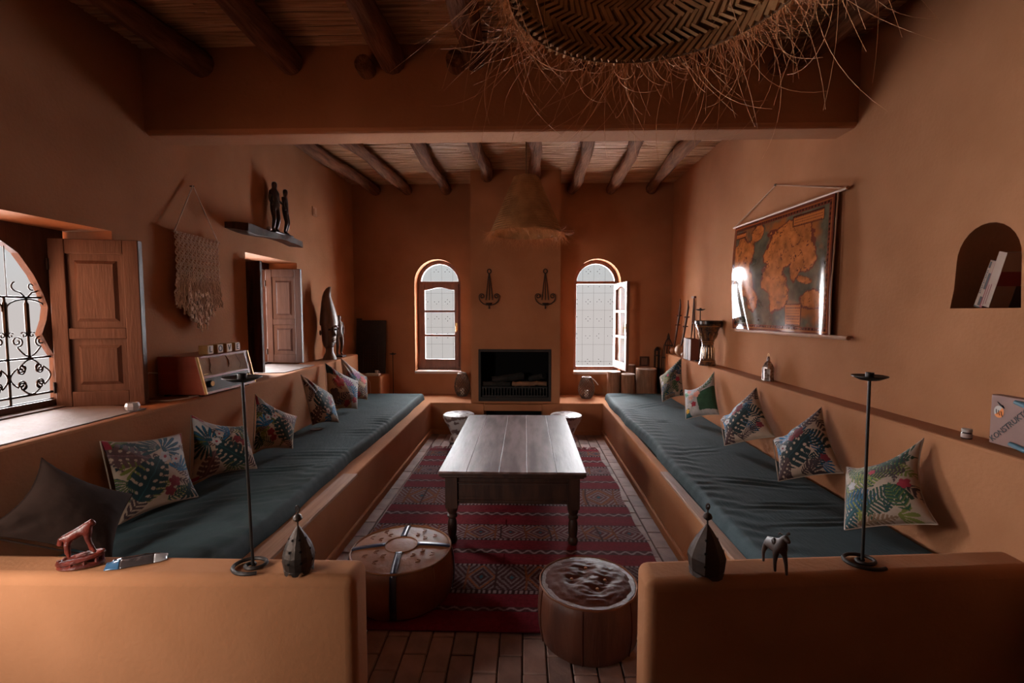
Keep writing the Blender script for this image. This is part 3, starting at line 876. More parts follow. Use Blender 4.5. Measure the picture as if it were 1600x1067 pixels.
def mattress(name, label, x0, x1, y0, y1, z0, z1, seed, side, edge_wave):
    """grid slab with rounded edges, wrinkles; side=+1 room edge is x1, -1 room edge is x0"""
    nu, nv = 90, 340
    u = np.linspace(0, 1, nu); v = np.linspace(0, 1, nv); UU, VV = np.meshgrid(u, v)
    Yy = y0 + (y1 - y0) * VV
    r = 0.04
    d_room = (x1 - x0) * (1 - UU if side > 0 else UU)
    d_wall = (x1 - x0) * (UU if side > 0 else 1 - UU)
    dy = np.minimum(Yy - y0, y1 - Yy)
    dm = np.minimum(np.minimum(d_room, d_wall), dy)
    rnd = np.clip(dm / r, 0, 1); top = z1 - (z1 - z0) * (1 - np.sqrt(1 - (1 - rnd) ** 2)) * 0.95
    Xx = x0 + (x1 - x0) * UU
    off = (fbm(Yy * 1.3, Yy * 0 + 3, seed) - 0.45) * edge_wave
    Xx = Xx + np.where(side > 0, 1, -1) * off * np.clip(1 - d_room / 0.25, 0, 1) * 1.0
    # wrinkles: broad + bunched creases in patches
    Zz = top + 0.010 * (fbm(Xx * 2.5, Yy * 1.6, seed + 1) - 0.45) * np.clip(dm / 0.08, 0, 1)
    for (cx, cy, L, Wd, ang, amp, fr) in creases[seed]:
        a = math.cos(ang); b = math.sin(ang)
        p = (Xx - cx) * a + (Yy - cy) * b; q_ = -(Xx - cx) * b + (Yy - cy) * a
        env = np.exp(-(p / L) ** 2 - (q_ / Wd) ** 2)
        Zz = Zz + amp * env * np.sin(q_ * fr + 2.5 * np.sin(p * 7) + 5 * fbm(Xx * 5, Yy * 5, seed + 8))
    # fine pulled folds running along the room edge
    Zz = Zz + 0.0035 * np.sin(Yy * 55 + 14 * fbm(Xx * 4, Yy * 2.2, seed + 5)) * np.exp(-((d_room - 0.10) / 0.10) ** 2) * (fbm(Yy * 1.1, Yy * 0, seed + 6) > 0.42)
    vt = np.stack([Xx, Yy, Zz], -1).reshape(-1, 3)
    n0 = nu * nv; idx = np.arange(n0).reshape(nv, nu)
    q = np.stack([idx[:-1, :-1], idx[:-1, 1:], idx[1:, 1:], idx[1:, :-1]], -1).reshape(-1, 4).tolist()
    border = list(idx[0, :]) + list(idx[1:, -1]) + list(idx[-1, -2::-1]) + list(idx[-2:0, 0])
    bv = vt[border].copy(); bv[:, 2] = z0
    allv = np.vstack([vt, bv]).tolist(); nbv = len(border)
    for k in range(nbv):
        k2 = (k + 1) % nbv
        q.append([int(border[k]), n0 + k, n0 + k2, int(border[k2])])
    q.append([n0 + k for k in range(nbv - 1, -1, -1)])
    o_ = Vector(((x0 + x1) / 2, (y0 + y1) / 2, z0))
    me = bpy.data.meshes.new(name); me.from_pydata([tuple(Vector(p) - o_) for p in allv], [], q); me.update()
    o = bpy.data.objects.new(name, me); COL.objects.link(o); o.location = o_
    me.materials.append(M['teal_cloth']); me.polygons.foreach_set('use_smooth', [True] * len(me.polygons))
    return tag(o, label, 'mattress')


creases = {
    21: [(-1.55, 2.55, 0.25, 0.10, 0.5, 0.005, 90), (-1.45, 3.35, 0.22, 0.10, 0.2, 0.007, 80), (-1.62, 3.0, 0.3, 0.08, 0.4, 0.005, 95), (-1.40, 4.0, 0.12, 0.12, 0.3, 0.006, 70), (-1.75, 2.2, 0.3, 0.2, 0.9, 0.004, 60), (-1.36, 4.4, 0.1, 0.2, 0.2, 0.006, 60)],
    33: [(1.40, 2.85, 0.25, 0.07, -0.15, 0.008, 85), (1.38, 2.50, 0.22, 0.05, 0.1, 0.007, 100), (1.45, 2.30, 0.2, 0.05, 0.2, 0.006, 110), (1.15, 5.8, 0.15, 0.06, 0.3, 0.008, 70), (1.35, 5.2, 0.3, 0.12, 0.8, 0.004, 60), (1.28, 3.5, 0.2, 0.1, 0.5, 0.003, 70), (1.30, 4.45, 0.05, 0.05, 0.1, 0.008, 70)],
}
mattress('bench_mattress', 'dark teal cloth-covered bench mattress along the left ledge', -2.01, -1.285, 1.70, 5.93, BEN, 0.468, 21, 1, 0.05)
mattress('bench_mattress', 'dark teal cloth-covered bench mattress along the right ledge', 1.0, 1.78, 1.86, 6.02, BEN, 0.468, 33, -1, 0.07)
# wooden boards on the bench rims
tag(MB().box(-1.235, -1.135, 1.70, 3.12, BEN, BEN + 0.02).build('rim_board', 'board_wood', loc=(-1.19, 2.4, BEN), smooth=False, bevel=0.004), 'worn plank along the near rim of the left bench', 'plank', 'planks on the bench rims')
tag(MB().box(0.925, 0.985, 1.84, 3.22, BEN, BEN + 0.02).build('rim_board', 'board_wood', loc=(0.955, 2.5, BEN), smooth=False, bevel=0.004), 'worn plank along the near rim of the right bench', 'plank', 'planks on the bench rims')

# ------------------------------------------------------------------ cushions
CREAM = np.array([0.40, 0.295, 0.225]); TEAL = np.array([0.006, 0.035, 0.042]); BLUE = np.array([0.012, 0.14, 0.30]); WHITE = np.array([0.46, 0.43, 0.43])
PLUM = np.array([0.075, 0.038, 0.040]); RED = np.array([0.26, 0.018, 0.035]); LIME = np.array([0.17, 0.19, 0.03]); GREEN = np.array([0.02, 0.075, 0.035]); SAND = np.array([0.30, 0.18, 0.10])


def loc2(u, v, cx, cy, a):
    c, s = math.cos(a), math.sin(a)
    return (u - cx) * c + (v - cy) * s, -(u - cx) * s + (v - cy) * c


def monstera(C, u, v, cx, cy, a, L, Wd, col, hole=CREAM):
    x, y = loc2(u, v, cx, cy, a); x = x / L; y = y / Wd
    edge = np.sqrt(np.clip(1 - x * x, 0, 1)) * (1 - 0.25 * x)
    body = (np.abs(x) < 1) & (np.abs(y) < edge)
    slit = (np.abs(y) > 0.45 * edge + 0.1) & (((x * 3.2 - np.abs(y) * 0.9) % 1) < 0.30)
    body &= ~slit
    C[body] = col
    hx = ((x * 3.0 - np.abs(y) * 0.5) % 1) - 0.5; hy = np.abs(y) - 0.36 - 0.05 * np.sin(x * 9)
    C[body & (hx ** 2 / 0.05 + hy ** 2 / 0.012 < 1) & (np.abs(x) < 0.8)] = hole
    C[body & (np.abs(y) < 0.03)] = col * 2.2


def fan(C, u, v, cx, cy, a, R, n, spread, col, col2=None):
    x, y = loc2(u, v, cx, cy, a); r = np.hypot(x, y); th = np.arctan2(y, x)
    k = (th / spread + 0.5) * n; fr = np.abs((k % 1) - 0.5) * 2
    wid = 0.75 * np.sin(np.clip(r / R, 0, 1) * PI) ** 0.5
    R2 = R * (0.85 + 0.15 * np.cos(th * 1.6))
    m = (np.abs(th) < spread / 2) & (r < R2) & ((fr < wid) | (r < 0.25 * R)) & (r > 0.01)
    C[m] = col
    if col2 is not None:
        C[m & (fr < 0.25)] = col2


def fern(C, u, v, cx, cy, a, L, Wd, n, col, col2=None):
    x, y = loc2(u, v, cx, cy, a); t = x / L
    w = Wd * np.sin(np.clip(t, 0, 1) * PI * 0.92 + 0.22)
    k = (t * n - np.abs(y) / Wd * 1.3)
    m = (t > 0) & (t < 1) & (np.abs(y) < w) & ((k % 1) < 0.62)
    C[m] = col
    if col2 is not None:
        C[m & ((k % 1) < 0.22)] = col2
    C[(t > 0) & (t < 1) & (np.abs(y) < 0.006)] = col


def blob(C, u, v, cx, cy, r, col, seed=1, core=None):
    x, y = u - cx, v - cy; th = np.arctan2(y, x); rr = np.hypot(x, y)
    R = r * (0.75 + 0.3 * np.abs(np.sin(th * 2.5 + seed)))
    m = rr < R
    C[m] = col * (0.7 + 0.6 * fbm(u * 18, v * 18, seed))[m][:, None]
    if core is not None:
        C[rr < r * 0.28] = core


def paint(kind, u, v, seed):
    C = np.zeros(u.shape + (3,))
    u0, v0 = u, v
    u = u + 0.045 * (fbm(u0 * 4, v0 * 4, seed + 50) - 0.47) + 0.012 * (fbm(u0 * 14, v0 * 14, seed + 60) - 0.47)
    v = v + 0.045 * (fbm(u0 * 4, v0 * 4, seed + 70) - 0.47) + 0.012 * (fbm(u0 * 14, v0 * 14, seed + 80) - 0.47)
    rs = np.random.RandomState(seed)

    def undergrowth(n, cols):
        for k in range(n):
            c = cols[rs.randint(len(cols))] * rs.uniform(0.6, 1.3); a = rs.uniform(0, 2 * PI); x_, y_ = rs.rand(2)
            if rs.rand() < 0.6: fern(C, u, v, x_, y_, a, rs.uniform(0.3, 0.5), rs.uniform(0.05, 0.10), rs.randint(7, 12), c)
            else: fan(C, u, v, x_, y_, a, rs.uniform(0.16, 0.26), rs.randint(5, 8), rs.uniform(1.8, 3.0), c)
    if kind == 'jungle':        # cream ground, monstera, fans, flowers
        C[:] = CREAM; C *= (0.86 + 0.28 * fbm(u * 5, v * 5, seed))[..., None]
        C[(u + v * 0.4) > 1.02] = WHITE * 0.9
        undergrowth(15, [PLUM * 0.8, TEAL, LIME * 0.6, PLUM])
        fern(C, u, v, 0.05, 0.02, 0.75, 0.55, 0.12, 11, PLUM * 0.8)
        fern(C, u, v, 0.55, 0.05, 0.35, 0.42, 0.09, 9, TEAL, LIME)
        fern(C, u, v, 0.98, 0.30, 2.4, 0.40, 0.07, 9, PLUM)
        monstera(C, u, v, 0.20, 0.78, -0.25, 0.24, 0.15, PLUM * 1.3)
        fan(C, u, v, 0.60, 0.80, 0.25, 0.30, 7, 2.6, TEAL * 1.2, BLUE * 0.5)
        fan(C, u, v, 0.60, 0.84, 2.7, 0.30, 6, 1.6, TEAL * 1.2)
        fan(C, u, v, 0.80, 0.42, 1.2, 0.26, 7, 2.6, BLUE * 0.6, BLUE)
        fan(C, u, v, 0.14, 0.42, 3.6, 0.26, 8, 2.6, TEAL, LIME * 0.8)
        monstera(C, u, v, 0.38, 0.44, 0.95, 0.33, 0.24, TEAL * 0.9)
        blob(C, u, v, 0.62, 0.70, 0.085, WHITE * 0.8, 3, RED)
        blob(C, u, v, 0.78, 0.62, 0.075, WHITE * 0.75, 5, RED)
        blob(C, u, v, 0.68, 0.30, 0.085, RED * 0.7, 7)
        blob(C, u, v, 0.60, 0.17, 0.075, RED * 0.8, 8)
        fan(C, u, v, 0.88, 0.18, -0.5, 0.20, 7, 3.4, TEAL * 0.8)
        C[(u < 0.06) & (v > 0.90)] = RED; C[(u > 0.955) & (v > 0.82)] = RED
    elif kind == 'blue_jungle':  # blue flower at the top edge, monstera in front
        C[:] = CREAM; C *= (0.86 + 0.28 * fbm(u * 5, v * 5, seed))[..., None]
        C[(v - u * 0.6) > 0.42] = WHITE * 0.85
        undergrowth(18, [PLUM * 0.6, TEAL * 0.6, BLUE * 0.5])
        fern(C, u, v, 0.99, 0.35, 2.2, 0.45, 0.13, 9, TEAL * 0.6)
        fern(C, u, v, 0.70, 0.05, 0.9, 0.40, 0.09, 9, TEAL * 0.6)
        fern(C, u, v, 0.45, 0.02, 0.4, 0.5, 0.06, 12, PLUM * 0.7)
        fan(C, u, v, 0.40, 0.76, 2.2, 0.28, 7, 2.8, BLUE, BLUE * 1.4)
        fan(C, u, v, 0.10, 0.62, 3.9, 0.24, 6, 2.6, BLUE * 0.8, BLUE * 1.2)
        fan(C, u, v, 0.62, 0.88, 1.0, 0.24, 8, 2.6, PLUM * 0.5)
        monstera(C, u, v, 0.86, 0.90, 0.7, 0.16, 0.11, PLUM * 0.6)
        monstera(C, u, v, 0.50, 0.40, 0.55, 0.34, 0.25, TEAL * 0.5)
        monstera(C, u, v, 0.16, 0.14, 0.7, 0.22, 0.16, PLUM * 0.8)
        blob(C, u, v, 0.62, 0.72, 0.11, RED * 0.55, 3); blob(C, u, v, 0.48, 0.66, 0.07, RED * 0.7, 6)
        blob(C, u, v, 0.24, 0.52, 0.085, WHITE * 0.8, 4, RED * 0.6); blob(C, u, v, 0.90, 0.20, 0.06, RED * 0.7, 9)
    elif kind == 'red_blossom':
        C[:] = SAND * 1.3; C *= (0.7 + 0.6 * fbm(u * 6, v * 6, seed))[..., None]
        C[(u * 0.9 + v * 0.35) > 0.68] = WHITE * 0.75
        undergrowth(8, [PLUM * 0.6, RED * 0.8, BLUE * 0.4])
        fern(C, u, v, 0.02, 0.05, 0.6, 0.7, 0.12, 10, PLUM * 0.45)
        fern(C, u, v, 0.15, 0.95, -0.5, 0.7, 0.10, 12, np.array([0.04, 0.03, 0.02]))
        fern(C, u, v, 0.35, 0.1, 0.5, 0.6, 0.12, 13, PLUM * 0.6)
        fan(C, u, v, 0.70, 0.48, 0.4, 0.30, 9, 2.8, BLUE * 0.6, BLUE)
        fan(C, u, v, 0.55, 0.62, 1.4, 0.28, 7, 2.0, np.array([0.22, 0.03, 0.16]))
        blob(C, u, v, 0.30, 0.68, 0.15, np.array([0.42, 0.035, 0.03]), 3); blob(C, u, v, 0.82, 0.25, 0.10, RED * 1.3, 6)
        blob(C, u, v, 0.15, 0.35, 0.14, PLUM * 0.8, 5); blob(C, u, v, 0.55, 0.12, 0.10, RED * 0.8, 8)
        C[(u < 0.14) & (v > 0.80)] = TEAL * 0.6
    elif kind == 'green_palm':
        C[:] = CREAM * 0.85; C *= (0.8 + 0.4 * fbm(u * 5, v * 5, seed))[..., None]
        undergrowth(26, [GREEN * 0.6, LIME * 0.7, TEAL, BLUE * 0.4, PLUM * 0.6])
        fern(C, u, v, 0.95, 0.98, 3.7, 0.6, 0.17, 11, GREEN * 0.6, TEAL * 0.8)
        fern(C, u, v, 0.10, 0.85, -0.3, 0.7, 0.16, 14, GREEN, LIME)
        fern(C, u, v, 0.05, 0.50, 0.25, 0.75, 0.15, 13, LIME * 0.9, GREEN)
        fern(C, u, v, 0.92, 0.62, 2.9, 0.60, 0.12, 13, PLUM * 0.45)
        fern(C, u, v, 0.02, 0.30, 0.05, 0.55, 0.16, 9, BLUE * 0.45, TEAL * 2)
        fern(C, u, v, 0.30, 0.16, 0.35, 0.65, 0.16, 12, GREEN * 0.55, TEAL)
        fern(C, u, v, 0.85, 0.10, 1.9, 0.40, 0.12, 8, GREEN * 0.8, LIME * 0.6)
        fern(C, u, v, 0.20, 0.02, 0.05, 0.5, 0.06, 9, SAND * 0.6)
        monstera(C, u, v, 0.12, 0.12, 0.6, 0.14, 0.12, TEAL * 1.4)
        blob(C, u, v, 0.50, 0.72, 0.05, RED * 1.2, 3); blob(C, u, v, 0.90, 0.45, 0.07, RED * 1.1, 6); blob(C, u, v, 0.18, 0.55, 0.07, WHITE * 0.8, 4)
    elif kind == 'floral_green':
        C[:] = WHITE * 0.75; C *= (0.7 + 0.5 * fbm(u * 8, v * 8, seed))[..., None]
        C[(u > 0.52) & (v < 0.66) & (v > 0.10)] = GREEN * 0.75
        fern(C, u, v, 0.50, 0.55, 1.0, 0.6, 0.10, 8, SAND * 0.5, GREEN)
        fern(C, u, v, 0.75, 0.72, 0.8, 0.35, 0.10, 5, GREEN * 1.2)
        for i, (a, b, r, c) in enumerate([(0.52, 0.62, 0.12, np.array([0.55, 0.22, 0.17])), (0.30, 0.55, 0.10, np.array([0.55, 0.28, 0.22])), (0.38, 0.30, 0.09, RED), (0.22, 0.30, 0.09, WHITE), (0.12, 0.72, 0.10, GREEN * 2), (0.25, 0.80, 0.09, np.array([0.5, 0.2, 0.16]))]):
            blob(C, u, v, a, b, r, c, i + 2, None)
        C[(u < 0.2) & (v < 0.22)] = TEAL * 2.2
        blob(C, u, v, 0.13, 0.15, 0.07, np.array([0.6, 0.36, 0.05]), 4)
    C *= (0.75 + 0.5 * fbm(u0 * 9, v0 * 9, seed + 90))[..., None]
    return C


def cushion(label, pts, kind, thick, facing, pinch=(0.08, 0.08, 0.08, 0.08), N=151, seed=1, flip=False, rot=0, dent=0.0):
    """pts: bottom, right, top, left corner of the printed face; facing: rough direction the print looks"""
    c0, c1, c2, c3 = [np.array(p, float) for p in pts]
    base = Vector(((c0 + c1 + c2 + c3) / 4).tolist()); base.z = float(min(c0[2], c1[2], c3[2]))
    u = np.linspace(0, 1, N); U_, V_ = np.meshgrid(u, u)
    pb, pr, pt, plft = pinch
    px = 1 - (2 * V_ - 1) ** 2; py = 1 - (2 * U_ - 1) ** 2
    uu = U_ + plft * px * (1 - U_) ** 2 - pr * px * U_ ** 2
    vv_ = V_ + pb * py * (1 - V_) ** 2 - pt * py * V_ ** 2
    B = ((1 - uu) * (1 - vv_))[..., None] * c0 + (uu * (1 - vv_))[..., None] * c1 + (uu * vv_)[..., None] * c2 + ((1 - uu) * vv_)[..., None] * c3
    nrm = np.cross(c1 - c0, c3 - c0) + np.cross(c2 - c1, c0 - c1) * 0 + np.cross(c3 - c2, c1 - c2)
    nrm = nrm / np.linalg.norm(nrm)
    if np.dot(nrm, np.array(facing)) < 0: nrm = -nrm
    prof = (16 * U_ * (1 - U_) * V_ * (1 - V_)) ** 0.42
    h = thick * prof
    wr = 0.006 * (fbm(U_ * 6, V_ * 6, seed + 3) - 0.45) * prof ** 0.5 + 0.006 * np.sin((U_ + V_) * 22 + 6 * fbm(U_ * 3, V_ * 3, seed)) * np.exp(-((U_ - 0.12) ** 2 + (V_ - 0.88) ** 2) / 0.03)
    wr = wr - dent * np.exp(-((U_ - 0.28) ** 2 / 0.02 + (V_ - 0.85) ** 2 / 0.03))
    F = B + (h * 1.0 + wr)[..., None] * nrm
    Bk = B - (h * 0.65)[..., None] * nrm
    idx = np.arange(N * N).reshape(N, N)
    q1 = np.stack([idx[:-1, :-1], idx[:-1, 1:], idx[1:, 1:], idx[1:, :-1]], -1).reshape(-1, 4)
    bord = list(idx[0, :]) + list(idx[1:, -1]) + list(idx[-1, -2::-1]) + list(idx[-2:0, 0])
    t = thing('cushion', label, 'cushion', base, group=None)
    off = np.array(base)
    fu, fv = U_, V_
    if flip: fu = 1 - fu
    for _ in range(rot): fu, fv = fv, 1 - fu

    def mk(name, P, faces, mat, rev):
        me = bpy.data.meshes.new(name)
        me.from_pydata((P.reshape(-1, 3) - off).tolist(), [], [list(map(int, f[::-1] if rev else f)) for f in faces]); me.update()
        o = bpy.data.objects.new(name, me); COL.objects.link(o); o.parent = t
        me.materials.append(M[mat]); me.polygons.foreach_set('use_smooth', [True] * len(me.polygons))
        return o
    rev = np.dot(np.cross(c1 - c0, c3 - c0), nrm) < 0
    f = mk('printed_face' if kind else 'front_face', F, q1, 'cushion_print' if kind else 'brown_cloth', rev)
    if kind:
        set_print(f, paint(kind, fu, fv, seed).reshape(-1, 3))
    step = 3
    Bs = Bk[::5, ::5]; ns_ = Bs.shape[0]; ib = np.arange(ns_ * ns_).reshape(ns_, ns_)
    qb = np.stack([ib[:-1, :-1], ib[:-1, 1:], ib[1:, 1:], ib[1:, :-1]], -1).reshape(-1, 4)
    mk('back_face', Bs, qb, 'piping' if kind else 'brown_cloth', not rev)
    loop = B.reshape(-1, 3)[bord][::3]
    MB().tube([Vector(p.tolist()) for p in loop], 0.0032, 5, closed=True).build('seam', 'piping' if kind else 'brown_cloth', t)
    return t


FR = (-0.8, -0.5, 0.4); FLF = (0.8, -0.5, 0.4)
cushion('plain dark brown velvety cushion nearest the left half wall', [(-1.70, 1.84, 0.485), (-1.77, 2.04, 0.68), (-1.99, 1.86, 0.90), (-1.93, 1.56, 0.72)], None, 0.075, FLF, (0.05, 0.12, 0.12, 0.05), 61, 4)
cushion('upright square leaf-print cushion beside the plain brown cushion', [(-1.95, 2.16, 0.48), (-1.80, 2.50, 0.485), (-1.985, 2.64, 0.80), (-2.0, 2.14, 0.892)], 'jungle', 0.05, FLF, (0.05, 0.07, 0.06, 0.05), 151, 11)
cushion('leaf-print cushion just left of the tall candle stand, below the radio', [(-1.95, 2.64, 0.50), (-1.74, 2.97, 0.485), (-1.84, 3.03, 0.75), (-1.995, 2.74, 0.885)], 'jungle', 0.06, FLF, (0.07, 0.03, 0.10, 0.06), 151, 13, rot=1)
cushion('leaf-print cushion just right of the tall candle stand, below the radio', [(-1.90, 3.20, 0.52), (-1.72, 3.40, 0.49), (-1.79, 3.62, 0.68), (-2.0, 3.42, 0.89)], 'jungle', 0.06, FLF, (0.06, 0.04, 0.10, 0.05), 151, 17, flip=True)
cushion('blue and cream leaf-print cushion, third from the far end on the left seat', [(-1.84, 3.99, 0.52), (-1.71, 4.24, 0.49), (-1.86, 4.46, 0.70), (-2.0, 4.14, 0.94)], 'blue_jungle', 0.06, FLF, (0.05, 0.04, 0.05, 0.04), 151, 19, rot=1, flip=True)
cushion('red and brown blossom-print cushion, second from the far end on the left seat', [(-1.93, 4.52, 0.53), (-1.76, 4.86, 0.485), (-1.80, 5.02, 0.75), (-2.02, 4.70, 0.985)], 'red_blossom', 0.06, FLF, (0.05, 0.04, 0.06, 0.03), 151, 23)
cushion('red and white blossom-print cushion at the far end of the left seat', [(-1.95, 5.05, 0.53), (-1.82, 5.36, 0.49), (-1.87, 5.50, 0.73), (-2.03, 5.14, 0.99)], 'red_blossom', 0.06, FLF, (0.05, 0.04, 0.06, 0.03), 151, 29, flip=True)
cushion('green and blue leaf-print cushion at the far end of the right seat', [(1.53, 5.27, 0.50), (1.735, 5.20, 0.58), (1.75, 5.34, 0.99), (1.57, 5.55, 0.735)], 'green_palm', 0.07, FR, (0.05, 0.05, 0.06, 0.05), 151, 31)
cushion('floral cushion with a plain green panel, second from the far end on the right seat', [(1.50, 4.41, 0.50), (1.735, 4.24, 0.58), (1.755, 4.43, 0.945), (1.57, 4.68, 0.735)], 'floral_green', 0.075, FR, (0.04, 0.04, 0.22, 0.05), 151, 37)
cushion('blue-flower leaf-print cushion in the middle of the right seat', [(1.50, 3.55, 0.495), (1.72, 3.27, 0.64), (1.755, 3.62, 0.925), (1.575, 3.82, 0.63)], 'blue_jungle', 0.085, FR, (0.03, 0.05, 0.10, 0.10), 151, 41, dent=0.03)
cushion('blue-flower leaf-print cushion, second nearest on the right seat', [(1.505, 2.80, 0.495), (1.72, 2.56, 0.63), (1.755, 2.83, 0.935), (1.60, 3.06, 0.67)], 'blue_jungle', 0.085, FR, (0.03, 0.05, 0.10, 0.10), 151, 43, dent=0.03)
cushion('green palm-print cushion nearest the camera on the right seat', [(1.475, 2.17, 0.495), (1.70, 1.95, 0.625), (1.75, 2.10, 0.945), (1.66, 2.45, 0.70)], 'green_palm', 0.08, FR, (0.03, 0.12, 0.18, 0.05), 151, 47)

# ------------------------------------------------------------------ leather poufs
def disc_uv_top(mb, c, r, h, n=48, m=14, bumpf=None):
    """domed disc"""
    vs = [(c[0], c[1], c[2] + h + (bumpf(0, 0) if bumpf else 0))]; fs = []
    for i in range(1, m + 1):
        t = i / m
        for j in range(n):
            a = 2 * PI * j / n; x_ = r * t * math.cos(a); y_ = r * t * math.sin(a)
            vs.append((c[0] + x_, c[1] + y_, c[2] + h * (1 - t ** 2.2) + (bumpf(x_, y_) * (1 - t ** 6) if bumpf else 0)))
    for j in range(n):
        fs.append((0, 1 + j, 1 + (j + 1) % n))
    for i in range(m - 1):
        for j in range(n):
            a, b = 1 + i * n + j, 1 + i * n + (j + 1) % n
            fs.append((a, a + n, b + n, b))
    mb.add(vs, fs)
    return mb


p1 = thing('leather_pouf', 'round tan leather pouf with crossed dark blue bands behind the left half wall', 'pouf', (-0.655, 2.42, 0.012), group='leather poufs at the near end of the rug')
cx, cy, R = -0.655, 2.42, 0.272
MB().lathe([(R * 0.90, 0.012), (R * 0.96, 0.03), (R * 1.0, 0.09), (R * 1.005, 0.14), (R * 0.985, 0.20), (R * 0.955, 0.243), (R * 0.93, 0.25)], (cx, cy, 0), 48).build('side', 'leather_side', p1)
tp = disc_uv_top(MB(), (cx, cy, 0.248), R * 0.95, 0.022, 48, 14, lambda a, b: 0.004 * mnoise.noise((a * 14, b * 14, 2))).build('top', 'leather_tan', p1, fix=False)
MB().tube([(cx + R * 0.955 * math.cos(2 * PI * k / 48), cy + R * 0.955 * math.sin(2 * PI * k / 48), 0.250) for k in range(48)], 0.006, 6, closed=True).build('piping', 'leather_tan', p1)
MB().tube([(cx + 0.085 * math.cos(2 * PI * k / 32), cy + 0.085 * math.sin(2 * PI * k / 32), 0.2685) for k in range(32)], 0.004, 6, closed=True).build('piping', 'leather_tan', p1)
disc_uv_top(MB(), (cx, cy, 0.2675), 0.083, 0.006, 32, 5).build('medallion', 'leather_tan', p1, fix=False)
a0 = math.radians(6)
for k in range(4):
    a = a0 + k * PI / 2; dx, dy = math.cos(a), math.sin(a); nx, ny = -dy, dx; hw = 0.016
    vs = []; n_ = 14
    for i in range(n_ + 1):
        t = 0.085 + (R * 0.955 - 0.085) * i / n_
        z = 0.2495 + 0.022 * (1 - (t / (R * 0.95)) ** 2.2 if t < R * 0.95 else 0) + 0.0045
        for s in (-1, 1):
            vs.append((cx + dx * t + nx * hw * s, cy + dy * t + ny * hw * s, z))
    for r_, z in ((R * 0.975, 0.238), (R * 1.0, 0.20), (R * 1.018, 0.14), (R * 1.012, 0.09), (R * 0.975, 0.03)):
        for s in (-1, 1):
            vs.append((cx + dx * (r_ + 0.003) + nx * hw * s, cy + dy * (r_ + 0.003) + ny * hw * s, z))
    fs = [(2 * i, 2 * i + 1, 2 * i + 3, 2 * i + 2) for i in range(len(vs) // 2 - 1)]
    b = MB().add(vs, fs).build('band', 'leather_blue', p1); b.modifiers.new('t', 'SOLIDIFY').thickness = 0.003
# stitched leaf motifs and seams
for k in range(4):
    a = a0 + k * PI / 2 + PI / 4
    for s in (-1, 1):
        for q0 in (0.13, 0.19):
            sm_ = MB()
            c_ = (cx + math.cos(a + s * 0.24) * q0, cy + math.sin(a + s * 0.24) * q0, 0.2675 - 0.1 * max(0, q0 - 0.15))
            sm_.tube([(c_[0] + 0.022 * math.cos(a + w) * math.cos(w * 1), c_[1] + 0.016 * math.sin(w), c_[2]) for w in np.linspace(0, 2 * PI, 12)[:-1]], 0.0014, 4, closed=True)
            sm_.build('stitching', 'leather_side', p1)
    MB().tube([(cx + math.cos(a) * r_, cy + math.sin(a) * r_, z) for r_, z in ((R * 0.962, 0.246), (R * 0.99, 0.20), (R * 1.008, 0.14), (R * 1.003, 0.09), (R * 0.97, 0.035))], 0.003, 5).build('seam', 'leather_side', p1)

p2 = thing('leather_pouf', 'round dark brown crinkled leather pouf beside the right half wall', 'pouf', (0.288, 2.135, 0.004), group='leather poufs at the near end of the rug')
cx, cy, R = 0.288, 2.105, 0.222
MB().lathe([(R * 0.90, 0.010), (R * 0.97, 0.026), (R * 1.02, 0.09), (R * 1.03, 0.15), (R * 1.01, 0.22), (R * 0.985, 0.262), (R * 0.95, 0.27)], (cx, cy, 0), 48, wob=lambda q, z: 1 + 0.006 * math.sin(q * 12)).build('side', 'leather_dark_side', p2)


def crinkle(a, b):
    v1 = mnoise.noise((a * 14, b * 38, 1.3)); v2 = mnoise.noise((a * 30, b * 60, 4.1))
    tuft = sum(-0.016 * math.exp(-((a - tx) ** 2 + (b - ty) ** 2) / 0.0012) for tx, ty in TUFT)
    return 0.009 * (1 - abs(v1)) + 0.004 * v2 + tuft


TUFT = [(-0.075, -0.01), (0.075, -0.015), (0.0, 0.085), (0.03, -0.085), (-0.02, 0.03)]
disc_uv_top(MB(), (cx, cy, 0.262), R * 0.97, 0.020, 64, 30, crinkle).build('top', 'leather_dark', p2, fix=False)
MB().tube([(cx + R * 0.985 * math.cos(2 * PI * k / 48), cy + R * 0.985 * math.sin(2 * PI * k / 48), 0.268 + 0.002 * math.sin(k * 1.7)) for k in range(48)], 0.005, 6, closed=True).build('piping', 'leather_side', p2)
for tx, ty in TUFT[:4]:
    MB().ball((cx + tx, cy + ty, 0.272 + 0.012), 0.008, 8, 5, (1, 1, 0.6)).build('button', 'leather_tan', p2)
for k in range(6):
    a = 0.3 + k * PI / 3
    MB().tube([(cx + math.cos(a) * r_, cy + math.sin(a) * r_, z) for r_, z in ((R * 0.987, 0.262), (R * 1.012, 0.22), (R * 1.032, 0.15), (R * 1.022, 0.09), (R * 0.975, 0.024))], 0.003, 5).build('seam', 'leather_dark', p2)

# mosaic stools at the far end
for k, (sx, sy, lab) in enumerate(((-0.765, 5.36, 'small mosaic-covered stool at the far left corner of the table'), (0.465, 5.36, 'small mosaic-covered stool at the far right corner of the table'))):
    st = thing('stool', lab, 'stool', (sx, sy, 0), group='small stools behind the table')
    MB().lathe([(0.145, 0.275), (0.175, 0.285), (0.18, 0.30), (0.178, 0.325), (0.165, 0.333)], (sx, sy, 0), 32).build('seat', 'mosaic', st)
    MB().lathe([(0.10, 0.0), (0.115, 0.02), (0.10, 0.06), (0.085, 0.10), (0.13, 0.20), (0.165, 0.26), (0.165, 0.28)], (sx, sy, 0), 32).build('base', 'mosaic', st)

